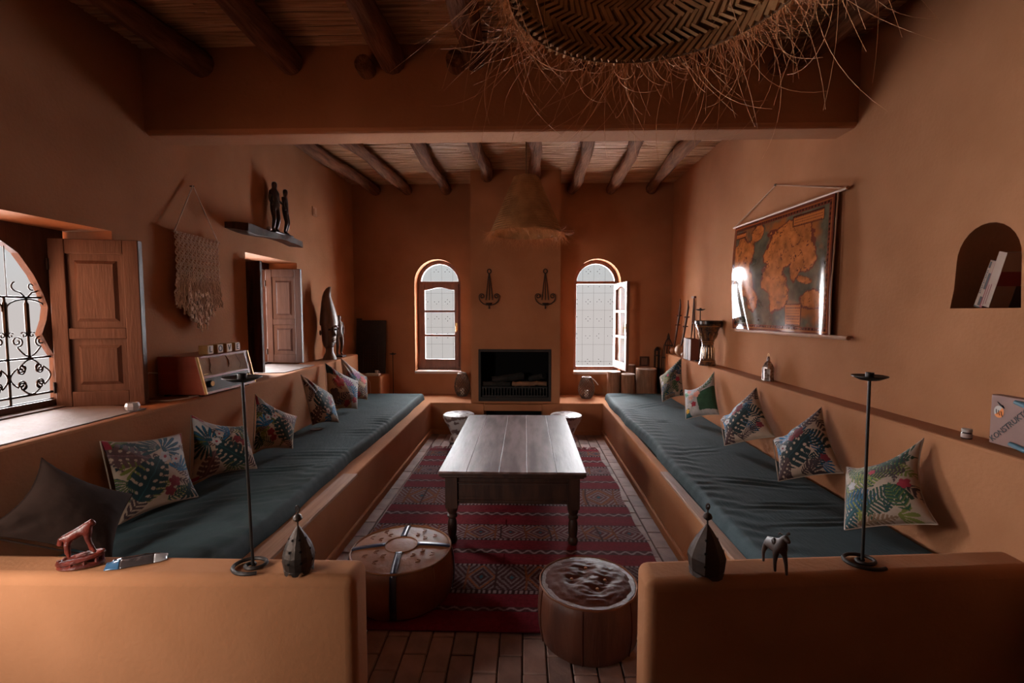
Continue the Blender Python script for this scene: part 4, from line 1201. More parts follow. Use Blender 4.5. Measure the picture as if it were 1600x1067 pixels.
# ------------------------------------------------------------------ fireplace contents
fp = thing('fireplace_insert', 'black iron firebox with frame and grate in the chimney breast', 'fireplace', (-0.13, 5.76, 0.405))
fbx = MB()
x0, x1, z0, z1 = -0.572, 0.312, 0.407, 1.043
fbx.box(x0, x0 + 0.012, 5.745, 6.22, z0, z1); fbx.box(x1 - 0.012, x1, 5.745, 6.22, z0, z1); fbx.box(x0, x1, 6.20, 6.22, z0, z1); fbx.box(x0, x1, 5.745, 6.22, z1 - 0.012, z1); fbx.box(x0, x1, 5.745, 6.22, z0, z0 + 0.02)
fbx.build('firebox', 'soot', fp, smooth=False)
o4 = [(x0, z0), (x1, z0), (x1, z1), (x0, z1)]; i4 = [(x0 + 0.03, z0 + 0.05), (x1 - 0.03, z0 + 0.05), (x1 - 0.03, z1 - 0.03), (x0 + 0.03, z1 - 0.03)]
MB().ring_y(o4, i4, 5.725, 5.75).build('frame', 'firebox_metal', fp, smooth=False, bevel=0.003)
MB().box(-0.53, 0.27, 5.76, 5.775, 0.455, 0.475).build('rail', 'firebox_metal', fp, smooth=False)
MB().box(-0.53, 0.27, 5.76, 5.775, 0.565, 0.582).build('rail', 'firebox_metal', fp, smooth=False)
for k in range(22):
    xx = -0.52 + k * 0.78 / 21
    MB().box(xx - 0.006, xx + 0.006, 5.762, 5.773, 0.475, 0.566).build('grate_bar', 'firebox_metal', fp, smooth=False)
for k in range(9):
    xx = -0.48 + k * 0.088
    MB().box(xx - 0.008, xx + 0.008, 5.775, 6.15, 0.545, 0.56).build('grate_bar', 'firebox_metal', fp, smooth=False)


def log(name, a, b, r, mat, lab, seed):
    random.seed(seed)
    a = Vector(a); b = Vector(b); pts = [a.lerp(b, i / 10) + Vector((0, random.uniform(-.004, .004), random.uniform(-.004, .004))) for i in range(11)]
    o = MB().tube(pts, [r * random.uniform(0.9, 1.1) for _ in range(11)], 12, flat=0.85).build(name, mat, loc=tuple((a + b) / 2))
    return tag(o, lab, 'log', 'logs in the fireplace')


log('firewood_log', (-0.535, 5.835, 0.605), (-0.18, 5.85, 0.60), 0.036, 'charred_log', 'half-charred log lying at the left front of the grate', 1)
log('firewood_log', (-0.16, 5.83, 0.607), (0.265, 5.835, 0.612), 0.034, 'fire_log', 'pale brown log lying at the right front of the grate', 2)
log('firewood_log', (-0.42, 5.935, 0.64), (-0.02, 5.96, 0.69), 0.05, 'charred_log', 'thick burnt log sloping up behind the front logs', 3)
log('firewood_log', (0.06, 6.06, 0.64), (0.24, 5.95, 0.69), 0.042, 'charred_log', 'short burnt log with ashen end at the back right of the grate', 4)
random.seed(12)

# sconces ----------------------------------------------------------------
def sconce(cx, lab):
    t = thing('wall_sconce', lab, 'sconce', (cx, 5.74, 1.54), group='iron sconces on the chimney')
    yy = 5.725
    MB().tube([(cx + 0.022 * math.cos(a), yy, 1.985 + 0.026 * math.sin(a)) for a in np.linspace(0, 2 * PI, 17)[:-1]], 0.006, 6, closed=True).build('ring', 'rusty_iron', t)
    for s in (-1, 0, 1):
        MB().tube([(cx + s * 0.004, yy, 1.96), (cx + s * 0.018, yy - 0.01, 1.85), (cx + s * 0.04, yy - 0.015, 1.64)], 0.0055, 6).build('rod', 'rusty_iron', t)
    for s in (-1, 1):
        c = spiral((cx + s * 0.088, yy - 0.02, 1.685), Vector((s, 0, 0)), Vector((0, 0, 1)), 0.010, 0.034, 2.6 * PI, -0.1 * PI, 26)
        bow = [(cx + s * x_, yy - 0.02, z_) for x_, z_ in ((0.118, 1.655), (0.105, 1.625), (0.07, 1.595), (0.03, 1.58), (0.0, 1.578))]
        MB().tube(c + bow, 0.006, 6).build('scroll', 'rusty_iron', t)
    MB().lathe([(0.008, 1.57), (0.03, 1.585), (0.04, 1.605), (0.036, 1.607), (0.01, 1.60)], (cx, yy - 0.045, 0), 16).build('candle_cup', 'rusty_iron', t)
    MB().tube([(cx, yy - 0.02, 1.60), (cx, yy - 0.02, 1.535)], [0.006, 0.009], 6).build('drop', 'rusty_iron', t)


sconce(-0.437, 'black iron scroll wall sconce at the left of the chimney breast')
sconce(0.237, 'black iron scroll wall sconce at the right of the chimney breast')

# ------------------------------------------------------------------ straw pendants
def fibres(t, ring, n, lmin, lmax, mat, r0, seed, outw=0.5):
    random.seed(seed); mb = MB()
    for k in range(n):
        a = random.uniform(0, 2 * PI); c, s = math.cos(a), math.sin(a)
        p = Vector(ring(a)); L_ = random.uniform(lmin, lmax) * (1 if random.random() < 0.75 else 0.55)
        d = Vector((c * outw, s * outw, -0.75)) + Vector((random.uniform(-.6, .6), random.uniform(-.6, .6), random.uniform(-.5, .35)))
        d.normalize()
        axis = Vector((random.uniform(-1, 1), random.uniform(-1, 1), random.uniform(-0.6, 0.6))).normalized()
        turn = Matrix.Rotation(random.choice((-1, 1)) * random.uniform(0.05, 0.28), 3, axis)
        pts = [p]; ns = 10
        for i in range(ns):
            d = turn @ d; d.z -= 0.10; d.normalize()
            p = p + d * (L_ / ns); pts.append(p.copy())
        mb.tube(pts, [r0 * (1 - 0.6 * i / ns) for i in range(ns + 1)], 3, caps=False)
    o = mb.build('fringe', mat, t, fix=False)
    o['kind'] = 'stuff'
    return o


def herringbone(t, c, r0, r1, z0, z1, rows, n, lift, mat):
    """plaited slivers laid in zigzag rows round a cone (stuff)"""
    mb = MB()
    sl = Vector((r1 - r0, 0, z1 - z0)).length
    for k in range(rows * 2):
        t0 = k / (rows * 2); t1 = (k + 1.12) / (rows * 2); dirn = 1 if k % 2 else -1
        nn = max(12, int(n * ((r0 + (r1 - r0) * t0) / r0)))
        for j in range(nn):
            a = 2 * PI * (j + random.uniform(-.15, .15)) / nn
            da = dirn * 2 * PI / nn * 1.7
            P = []
            for tt, aa in ((t0, a), (t1, a + da)):
                r_ = r0 + (r1 - r0) * tt + lift * (1 + random.uniform(-0.3, 0.6)); z_ = z0 + (z1 - z0) * tt
                P.append(Vector((c[0] + r_ * math.cos(aa), c[1] + r_ * math.sin(aa), z_)))
            mb.tube(P, (r0 + (r1 - r0) * t0) * 2 * PI / nn * 0.36, 4, flat=0.5)
    o = mb.build('plaited_weave', mat, t, fix=False)
    o['kind'] = 'stuff'
    return o


pc = (0.43, 1.65)
pn = thing('straw_pendant_lamp', 'big woven straw pendant shade with wild frayed fringe, nearest the camera', 'pendant lamp', (pc[0], pc[1], 2.58), group='straw pendant lamps')
sh = MB(); n = 72; prof = [(0.50, 2.58), (0.475, 2.665), (0.40, 2.73), (0.28, 2.81), (0.12, 2.88)]
vs = []; fs = []
for r_, z_ in prof:
    vs += [(pc[0] + r_ * math.cos(2 * PI * j / n), pc[1] + r_ * math.sin(2 * PI * j / n), z_) for j in range(n)]
for i in range(len(prof) - 1):
    for j in range(n):
        fs.append((i * n + j, i * n + (j + 1) % n, (i + 1) * n + (j + 1) % n, (i + 1) * n + j))
o = sh.add(vs, fs).build('shade', 'straw_dark', pn); o.modifiers.new('t', 'SOLIDIFY').thickness = 0.006
random.seed(3)
for i in range(len(prof) - 1):
    (ra, za), (rb, zb) = prof[i], prof[i + 1]
    herringbone(pn, pc, ra - 0.012, rb - 0.012, za, zb, 1 if i < 2 else 2, 84, -0.006, 'straw')
    herringbone(pn, pc, ra + 0.006, rb + 0.006, za, zb, 2, 80, 0.003, 'straw')
fibres(pn, lambda a: (pc[0] + 0.50 * math.cos(a), pc[1] + 0.50 * math.sin(a), 2.585), 260, 0.20, 0.55, 'straw_light', 0.0014, 5, 0.4)
fibres(pn, lambda a: (pc[0] + 0.49 * math.cos(a), pc[1] + 0.49 * math.sin(a), 2.59), 560, 0.06, 0.20, 'straw_light', 0.0013, 6, 0.9)
MB().tube([(pc[0], pc[1], 2.86), (pc[0], pc[1], 3.12)], 0.006, 6).build('cord', 'straw_dark', pn)

qc = (0.005, 4.75)
pf = thing('straw_pendant_lamp', 'conical straw pendant lamp hanging in front of the chimney', 'pendant lamp', (qc[0], qc[1], 2.27), group='straw pendant lamps')
prof = []
nr = 22
for k in range(nr + 1):
    t = k / nr; r_ = 0.345 - 0.235 * (t ** 0.80); z_ = 2.27 + 0.545 * t
    prof.append((r_, z_))
vs = []; fs = []; n = 56; lay = []
for k, (r_, z_) in enumerate(prof):
    lay.append((r_ + 0.006, z_ - 0.004)); lay.append((r_ - 0.003, z_ + 0.010))
for r_, z_ in lay:
    vs += [(qc[0] + r_ * math.cos(2 * PI * j / n), qc[1] + r_ * math.sin(2 * PI * j / n), z_) for j in range(n)]
for i in range(len(lay) - 1):
    for j in range(n):
        fs.append((i * n + j, i * n + (j + 1) % n, (i + 1) * n + (j + 1) % n, (i + 1) * n + j))
MB().add(vs, fs).build('shade', 'straw', pf)
herringbone(pf, qc, 0.348, 0.112, 2.27, 2.815, 22, 90, 0.004, 'straw')
fibres(pf, lambda a: (qc[0] + 0.345 * math.cos(a), qc[1] + 0.345 * math.sin(a), 2.28), 700, 0.05, 0.17, 'straw_light', 0.0014, 8, 0.7)
MB().lathe([(0.115, 2.81), (0.10, 2.825), (0.02, 2.835)], (qc[0], qc[1], 0), 24).build('cap', 'straw', pf)
MB().tube([(qc[0], qc[1], 2.83), (qc[0], qc[1], 3.2)], 0.006, 6).build('cord', 'straw_dark', pf)

# ------------------------------------------------------------------ left wall hangings and shelf
mc = thing('macrame_hanging', 'cream knotted cotton macrame hanging from a cord on the left wall', 'wall hanging', (-2.30, 3.25, 1.37))
XM = -2.272
MB().tube([(XM, 3.025, 2.02), (XM, 3.49, 2.012)], 0.009, 8).build('rod', 'dowel', mc)
MB().tube([(XM, 3.04, 2.02), (-2.288, 3.255, 2.366), (XM, 3.475, 2.012)], 0.0045, 6).build('hanging_cord', 'cotton', mc)
MB().tube([(-2.31, 3.255, 2.362), (-2.28, 3.255, 2.362)], 0.004, 6).build('nail', 'iron', mc)
bot = [(3.035, 1.57), (3.09, 1.51), (3.15, 1.45), (3.22, 1.41), (3.27, 1.37), (3.32, 1.42), (3.37, 1.47), (3.40, 1.55), (3.46, 1.54)]


def interp(pts, x):
    for (a, za), (b, zb) in zip(pts[:-1], pts[1:]):
        if a <= x <= b: return za + (zb - za) * (x - a) / (b - a)
    return pts[0][1] if x < pts[0][0] else pts[-1][1]


random.seed(5)
kn = MB(); ns = 44
for k in range(ns):        # knotted upper net: zigzag double cords
    y = 3.045 + 0.42 * k / (ns - 1); ph = k * PI
    pts = []
    for i in range(26):
        z = 2.02 - i * 0.0128
        pts.append((XM + 0.007 * math.sin(i * 1.6 + ph * 0.5 + 1.3) + 0.004, y + 0.006 * math.sin(i * PI / 2 + ph), z))
    kn.tube(pts, 0.0043, 5)
kb = kn.build('knotted_net', 'cotton', mc, fix=False); kb['kind'] = 'stuff'
fr_ = MB()
for k in range(92):
    y = 3.035 + 0.43 * (k + random.uniform(-.3, .3)) / 91; zb = interp(bot, y) + random.uniform(-0.02, 0.05)
    zt = 1.72 + random.uniform(-0.03, 0.04); n_ = 12; ph = random.uniform(0, 6); lay = random.uniform(-0.004, 0.014)
    pts = [(XM + lay + 0.004 * math.sin(i * 1.9 + ph), y + 0.007 * math.sin(i * 1.1 + ph) + (y - 3.25) * 0.12 * (i / n_), zt + (zb - zt) * i / n_) for i in range(n_ + 1)]
    fr_.tube(pts, [0.0045] * n_ + [0.006], 5)
for k in range(70):        # knotted V panel at the lower middle
    y = random.uniform(3.12, 3.38); zb = interp(bot, y); z = random.uniform(zb, min(zb + 0.24, 1.66))
    fr_.ball((XM + 0.015, y, z), 0.011, 6, 4, (0.7, 1, 1.3))
fb = fr_.build('fringe', 'cotton', mc, fix=False); fb['kind'] = 'stuff'

sf = MB()
vs = []; fs = []; prof = []
for i in range(13):
    t = i / 12; y = 3.62 + 1.0 * t; zb = 2.135 - 0.012 * math.sin(t * 7) - (0.0); zt = 2.19 + 0.006 * math.sin(t * 11)
    d = 0.135 if t > 0.06 else 0.09
    vs += [(XL - 0.02, y, zb + 0.01), (XL + d, y, zb + 0.004 * math.sin(t * 23)), (XL + d + 0.003 * math.sin(t * 17), y, zt), (XL - 0.02, y, zt)]
for i in range(12):
    for j in range(4):
        j2 = (j + 1) % 4; fs.append((i * 4 + j, i * 4 + j2, i * 4 + 4 + j2, i * 4 + 4 + j))
fs += [(3, 2, 1, 0), (48, 49, 50, 51)]
tag(sf.add(vs, fs).build('wall_shelf', 'dark_wood', loc=(-2.31, 4.1, 2.13), smooth=False), 'rough dark timber shelf above the small left window', 'shelf')


def figure(parent, name, base, h, mat, turn=0.0, arms='down'):
    """slim standing carved figure, one continuous skinned body; base = feet centre"""
    b = Vector(base); s = h
    c, sn = math.cos(turn), math.sin(turn)

    def p(x, y, z): return (b.x + (x * c - y * sn) * s, b.y + (x * sn + y * c) * s, b.z + z * s)
    V = [p(0, 0, 0.50), p(0, 0, 0.62), p(0, 0, 0.76), p(0, 0, 0.82), p(0.01, 0, 0.88), p(0.01, 0, 0.96),
         p(0, 0.055, 0.46), p(0.035, 0.055, 0.26), p(-0.01, 0.05, 0.06), p(0.05, 0.05, 0.02),
         p(0, -0.055, 0.46), p(0.035, -0.055, 0.26), p(-0.01, -0.05, 0.06), p(0.05, -0.05, 0.02),
         p(0, 0.10, 0.75), p(-0.01, 0.115, 0.60), p(0.03, 0.085, 0.50),
         p(0, -0.10, 0.75), p(-0.01, -0.115, 0.60), p(0.03, -0.085, 0.50)]
    E_ = [(0, 1), (1, 2), (2, 3), (3, 4), (4, 5), (0, 6), (6, 7), (7, 8), (8, 9), (0, 10), (10, 11), (11, 12), (12, 13), (2, 14), (14, 15), (15, 16), (2, 17), (17, 18), (18, 19)]
    R_ = [0.075, 0.062, 0.08, 0.035, 0.06, 0.045, 0.055, 0.042, 0.026, 0.022, 0.055, 0.042, 0.026, 0.022, 0.032, 0.026, 0.02, 0.032, 0.026, 0.02]
    return skin(name, V, E_, [r * s for r in R_], mat, parent)


cp = thing('carved_couple', 'two slim dark carved figures standing together on the wall shelf', 'sculpture', (-2.235, 4.30, 2.193))
figure(cp, 'figure', (-2.235, 4.225, 2.205), 0.47, 'ebony', -0.2)
figure(cp, 'figure', (-2.215, 4.375, 2.205), 0.44, 'ebony', 0.2)
MB().box(-2.29, -2.18, 4.13, 4.45, 2.192, 2.212).build('plinth', 'ebony', cp, smooth=False, bevel=0.005)
MB().tube([(-2.23, 4.26, 2.50), (-2.215, 4.34, 2.48)], 0.012, 8).build('joined_arm', 'ebony', cp)
tag(MB().ball((-2.21, 4.075, 2.213), 0.020, 12, 8, (1, 1.3, 0.9)).build('bead', 'silver', loc=(-2.21, 4.075, 2.193)), 'small shiny metal bead at the feet of the carved couple', 'ornament')
sw = thing('switch_plate', 'small square switch plate high on the left wall', 'switch', (-2.31, 5.19, 2.59))
MB().box(-2.312, -2.302, 5.14, 5.245, 2.54, 2.64).build('plate', 'switch', sw, smooth=False, bevel=0.003)
MB().box(-2.303, -2.297, 5.165, 5.22, 2.56, 2.62).build('rocker', 'switch', sw, smooth=False, bevel=0.002)

# ------------------------------------------------------------------ radio and things on the left ledge
rd = thing('radio', 'vintage red-brown wooden radio with cloth front on the left ledge', 'radio', (-2.13, 3.13, LEDGE))
y0, y1, z0, z1 = 2.86, 3.40, LEDGE + 0.012, 1.222
bk, fb_, ft_ = -2.285, -1.985, -2.04
MB().prism_y([(bk, z0), (fb_, z0), (ft_, z1), (bk, z1)], y0, y1).build('body', 'radio_wood', rd, smooth=False, bevel=0.006)


def fx(z, o=0.0): return fb_ + (ft_ - fb_) * (z - z0) / (z1 - z0) + o


def slab(name, ya, yb, za, zb, o, th, mat, parent=rd):
    return MB().prism_y([(fx(za, -th), za), (fx(za, o), za), (fx(zb, o), zb), (fx(zb, -th), zb)], ya, yb).build(name, mat, parent, smooth=False)


for ya, yb in ((y0 + 0.001, y0 + 0.011), (y1 - 0.011, y1 - 0.001)): slab('trim', ya, yb, z0 + 0.004, z1 - 0.003, 0.010, 0.005, 'brass')
slab('frame_rail', y0 + 0.011, y1 - 0.011, z1 - 0.016, z1 - 0.003, 0.008, 0.005, 'radio_wood')
slab('frame_rail', y0 + 0.011, y1 - 0.011, z0 + 0.003, z0 + 0.016, 0.008, 0.005, 'radio_wood')
cl = slab('speaker_cloth', y0 + 0.012, y1 - 0.05, z0 + 0.112, z1 - 0.016, 0.003, 0.002, 'radio_cloth')
slab('frame_rail', y1 - 0.05, y1 - 0.011, z0 + 0.016, z1 - 0.016, 0.004, 0.002, 'radio_wood')
slab('frame_rail', y0 + 0.012, y1 - 0.05, z0 + 0.10, z0 + 0.112, 0.006, 0.002, 'radio_wood')
slab('dial_panel', y0 + 0.012, y1 - 0.05, z0 + 0.016, z0 + 0.10, 0.003, 0.002, 'black_plastic')
for k, (yy, w_) in enumerate(((2.965, 3), (3.15, 4), (3.27, 6))):
    random.seed(k + 2); pts = [(fx(z, 0.0036), yy + 0.012 * math.sin(z * 60 + k) + random.uniform(-.004, .004), z) for z in np.linspace(z1 - 0.018, z0 + 0.125 + 0.02 * (k == 1), 10)]
    MB().tube(pts, 0.0032, 5, flat=0.4).build('stain', 'radio_stain', cl)
MB().box(fx(1.10, 0.002), fx(1.10, 0.006), 2.885, 2.925, 1.105, 1.110).build('badge', 'brass', rd, smooth=False)
for yy, r_ in ((2.925, 0.022), (3.275, 0.014), (3.30, 0.014), (3.325, 0.014)):
    zc = z0 + 0.062 + (0.006 if yy > 3.2 else 0)
    kb_ = MB().tube([(fx(zc, 0.0), yy, zc), (fx(zc, 0.018), yy, zc + 0.002)], r_, 16).build('knob', 'black_plastic', rd)
    MB().tube([(fx(zc, 0.018), yy, zc + 0.002), (fx(zc, 0.021), yy, zc + 0.002)], r_ * 0.75, 16).build('cap', 'brass', kb_)
for yy in (2.89, 3.37):
    for xx in (-2.25, -2.03):
        MB().box(xx - 0.012, xx + 0.012, yy - 0.012, yy + 0.012, LEDGE + 0.0005, z0).build('foot', 'black_plastic', rd, smooth=False)

for k, (ch, yy) in enumerate(zip('LOVE', (3.025, 3.125, 3.222, 3.315))):
    t = thing('letter_block', 'small wooden cube with black letter %s on top of the radio' % ch, 'letter block', (-2.085, yy, z1), group='letter cubes on the radio')
    r_ = 0.030
    MB().box(-2.085 - r_, -2.085 + r_, yy - r_, yy + r_, z1 + 0.0005, z1 + 2 * r_).build('cube', 'block_wood', t, smooth=False, bevel=0.003)
    MB().box(-2.085 + r_ - 0.001, -2.085 + r_ + 0.0015, yy - r_ + 0.003, yy + r_ - 0.003, z1 + 0.004, z1 + 2 * r_ - 0.003).build('face', 'block_face', t, smooth=False)
    text('letter', ch, 0.055, 'ink', t, frame_mtx((-2.085 + r_ + 0.0022, yy, z1 + r_), (0, 1, 0), (0, 0, 1)))

tag(MB().tube([(-2.28, 2.855, 1.12), (-2.29, 2.80, 1.13), (-2.295, 2.75, 1.08), (-2.295, 2.74, 1.02), (-2.28, 2.70, 0.982), (-2.20, 2.70, 0.976), (-2.10, 2.72, 0.975), (-2.05, 2.80, 0.975), (-2.055, 2.90, 0.975), (-2.08, 2.845, 0.975)], 0.004, 6).build('power_cable', 'white_cable', loc=(-2.2, 2.75, LEDGE)), 'pale power cable trailing from the radio along the left ledge', 'cable')
bw = thing('tealight_holder', 'small white faceted holder on the bright left window sill', 'candle holder', (-2.085, 2.43, LEDGE + 0.006))
MB().lathe([(0.018, 0.0), (0.030, 0.008), (0.034, 0.025), (0.028, 0.042), (0.024, 0.042), (0.027, 0.026), (0.02, 0.012)], (-2.085, 2.43, LEDGE + 0.006), 8).build('bowl', 'porcelain', bw, smooth=False)
MB().lathe([(0.016, 0.012), (0.016, 0.030)], (-2.085, 2.43, LEDGE + 0.006), 12).build('tealight', 'clear_candle', bw)

# carved head with tall curved hat
mk_ = thing('head_sculpture', 'tall carved wooden head wearing a long curved hat on the left ledge', 'sculpture', (-2.18, 5.20, LEDGE))
bx_, by_ = -2.18, 5.20


def section_body(parent, name, secs, mat, n=20):
    """secs: (x,y,z, rx, ry) elliptical sections stacked"""
    vs = []; fs = []
    for (x, y, z, rx_, ry_) in secs:
        vs += [(x + rx_ * math.cos(2 * PI * j / n), y + ry_ * math.sin(2 * PI * j / n), z) for j in range(n)]
    for i in range(len(secs) - 1):
        for j in range(n):
            fs.append((i * n + j, i * n + (j + 1) % n, (i + 1) * n + (j + 1) % n, (i + 1) * n + j))
    fs.append(tuple(range(n - 1, -1, -1))); fs.append(tuple((len(secs) - 1) * n + j for j in range(n)))
    return MB().add(vs, fs).build(name, mat, parent)


section_body(mk_, 'neck', [(bx_, by_, 0.971, 0.075, 0.085), (bx_, by_, 1.0, 0.066, 0.075), (bx_, by_, 1.05, 0.042, 0.045), (bx_, by_, 1.12, 0.042, 0.048)], 'carved_wood')
section_body(mk_, 'head', [(bx_ - .01, by_, 1.09, 0.03, 0.04), (bx_, by_ - 0.01, 1.12, 0.055, 0.075), (bx_, by_ - 0.01, 1.18, 0.068, 0.09), (bx_, by_, 1.26, 0.075, 0.10), (bx_, by_, 1.34, 0.08, 0.11), (bx_, by_, 1.40, 0.08, 0.11)], 'carved_wood')
section_body(mk_, 'hat', [(bx_, by_, 1.35, 0.090, 0.122), (bx_, by_, 1.38, 0.094, 0.126), (bx_, by_, 1.44, 0.088, 0.118), (bx_, by_ - 0.015, 1.52, 0.074, 0.098), (bx_, by_ - 0.035, 1.60, 0.058, 0.076), (bx_, by_ - 0.045, 1.67, 0.042, 0.056), (bx_, by_ - 0.02, 1.72, 0.036, 0.048), (bx_, by_ + 0.01, 1.755, 0.024, 0.035), (bx_, by_ + 0.05, 1.775, 0.014, 0.022)], 'carved_wood')
dirv = Vector((0.75, -0.66, 0)); sidev = Vector((0.66, 0.75, 0))
hc = Vector((bx_, by_, 0))
fcn = hc + dirv * 0.085
MB().tube([fcn + Vector((0, 0, 1.335)), fcn + dirv * 0.012 + Vector((0, 0, 1.28)), fcn + dirv * 0.030 + Vector((0, 0, 1.245)), fcn + dirv * 0.005 + Vector((0, 0, 1.232))], [0.012, 0.016, 0.026, 0.012], 8).build('nose', 'carved_wood', mk_)
for s in (-1, 1):
    MB().ball(fcn + sidev * (0.035 * s) - dirv * 0.006 + Vector((0, 0, 1.305)), 0.022, 10, 6, (1, 1, 0.6)).build('eye', 'ebony', mk_)
    MB().tube([fcn + sidev * (0.012 * s) + Vector((0, 0, 1.33)), fcn + sidev * (0.04 * s) + Vector((0, 0, 1.342)), fcn + sidev * (0.065 * s) - dirv * 0.02 + Vector((0, 0, 1.33))], 0.011, 6).build('brow', 'carved_wood', mk_)
    MB().ball(hc + sidev * (0.10 * s) + Vector((0, 0, 1.27)), 0.026, 8, 6, (0.5, 0.5, 1.2)).build('ear', 'carved_wood', mk_)
for z, d in ((1.196, 0.004), (1.172, 0.006)):
    MB().tube([fcn + sidev * -0.03 - dirv * 0.012 + Vector((0, 0, z)), fcn + dirv * d + Vector((0, 0, z)), fcn + sidev * 0.03 - dirv * 0.012 + Vector((0, 0, z))], 0.012, 6).build('lip', 'carved_wood', mk_)

st2 = thing('carved_figure', 'small dark carved figurine behind the tall carved head', 'sculpture', (-2.19, 5.50, LEDGE))
MB().box(-2.25, -2.13, 5.44, 5.56, LEDGE + 0.001, LEDGE + 0.02).build('plinth', 'ebony', st2, smooth=False, bevel=0.004)
figure(st2, 'figure', (-2.19, 5.50, LEDGE + 0.015), 0.50, 'carved_wood', -0.7)

# ------------------------------------------------------------------ far left corner
pa = thing('relief_plaque', 'dark carved wooden panel leaning in the far left corner', 'panel', (-2.07, 6.27, 0.675))
tl = Matrix.Translation((-2.07, 6.245, 0.678)) @ Matrix.Rotation(math.radians(-6), 4, 'X')
MB().box(-0.20, 0.20, -0.012, 0.012, 0, 0.71).xf(tl).build('board', 'black_board', pa, smooth=False, bevel=0.004)
MB().box(-0.20, -0.13, -0.014, 0.010, 0.71, 0.735).xf(tl).build('corner_tab', 'black_board', pa, smooth=False)
st_ = MB()
MB().ring_y([(-0.11, 0.04), (0.11, 0.04), (0.11, 0.38), (-0.11, 0.38)], [(-0.095, 0.055), (0.095, 0.055), (0.095, 0.365), (-0.095, 0.365)], -0.02, -0.010).xf(tl).build('carved_border', 'black_board', pa, smooth=False)
for r_ in range(9):
    for c_ in range(5):
        st_.ball((-0.07 + c_ * 0.035, -0.012, 0.08 + r_ * 0.033), 0.009, 6, 4, (1, 0.6, 1))
sb_ = st_.xf(tl).build('carved_studs', 'rusty_iron', pa); sb_['kind'] = 'stuff'

rt = thing('router', 'slim white plastic box lying on the corner pedestal', 'router', (-1.97, 6.03, 0.675))
MB().box(-2.06, -1.88, 5.985, 6.075, 0.676, 0.704).build('case', 'white_plastic', rt, smooth=False, bevel=0.006)
MB().tube([(-2.05, 5.99, 0.69), (-2.03, 5.96, 0.66), (-1.985, 5.955, 0.60), (-1.98, 5.955, 0.50), (-1.985, 5.965, 0.40)], 0.003, 5).build('cable', 'white_cable', rt)
cu_ = thing('cup', 'tiny white cup standing on the white plastic box', 'cup', (-1.92, 6.03, 0.7045))
MB().lathe([(0.014, 0.0), (0.020, 0.012), (0.022, 0.04), (0.019, 0.04), (0.016, 0.012)], (-1.92, 6.03, 0.7045), 16).build('bowl', 'white_plastic', cu_)
MB().tube([(-1.90, 6.03, 0.735), (-1.886, 6.03, 0.735), (-1.886, 6.03, 0.718), (-1.90, 6.03, 0.716)], 0.003, 5).build('handle', 'white_plastic', cu_)


def candle_stand(name, label, base, h, rdish, rspir, rr, group, flat=True, lean=(0, 0)):
    bx, by, bz = base
    t = thing(name, label, 'candle stand', base, group=group)
    top = (bx + lean[0], by + lean[1], bz + h)
    # spiral base of one bent bar
    sp = []
    for k in range(50):
        q_ = k / 49; a = 0.6 + q_ * 2 * PI * 1.75; r_ = 0.004 + rspir * q_
        sp.append((bx + r_ * math.cos(a), by + r_ * math.sin(a) * 0.85, bz + rr * 1.3 + 0.001))
    MB().tube(sp, rr * 1.3, 8).build('spiral_foot', 'iron', t)
    MB().tube([(bx, by, bz + rr), (bx + lean[0] * 0.5, by + lean[1] * 0.5, bz + h * 0.5), top], rr, 8).build('stem', 'iron', t)
    MB().lathe([(rr, -0.012), (rdish * 0.55, -0.008), (rdish, 0.004), (rdish, 0.007), (rdish * 0.5, -0.001), (rr * 1.5, 0.0)], top, 28).build('drip_dish', 'iron', t)
    MB().lathe([(rdish * 0.24, 0.0), (rdish * 0.24, 0.018), (rdish * 0.19, 0.018), (rdish * 0.19, 0.004)], top, 16).build('candle_socket', 'iron', t)
    return t


CG = 'black iron candle stands'
candle_stand('candle_stand', 'tall black iron candle stand with spiral foot on the left half wall', (-0.955, 1.585, 0.606), 0.665, 0.062, 0.072, 0.0052, CG, lean=(-0.015, 0))
candle_stand('candle_stand', 'tall black iron candle stand with spiral foot on the right half wall', (1.205, 1.675, 0.606), 0.665, 0.054, 0.072, 0.0052, CG, lean=(-0.005, 0))
candle_stand('candle_stand', 'thin black iron candle stand on the far bench left of the arched windows', (-1.755, 6.2, BEN + 0.001), 0.555, 0.045, 0.05, 0.005, CG)
candle_stand('candle_stand', 'small black iron candle stand beside the drum on the right ledge', (1.855, 5.09, LEDGE + 0.001), 0.55, 0.05, 0.045, 0.005, CG)


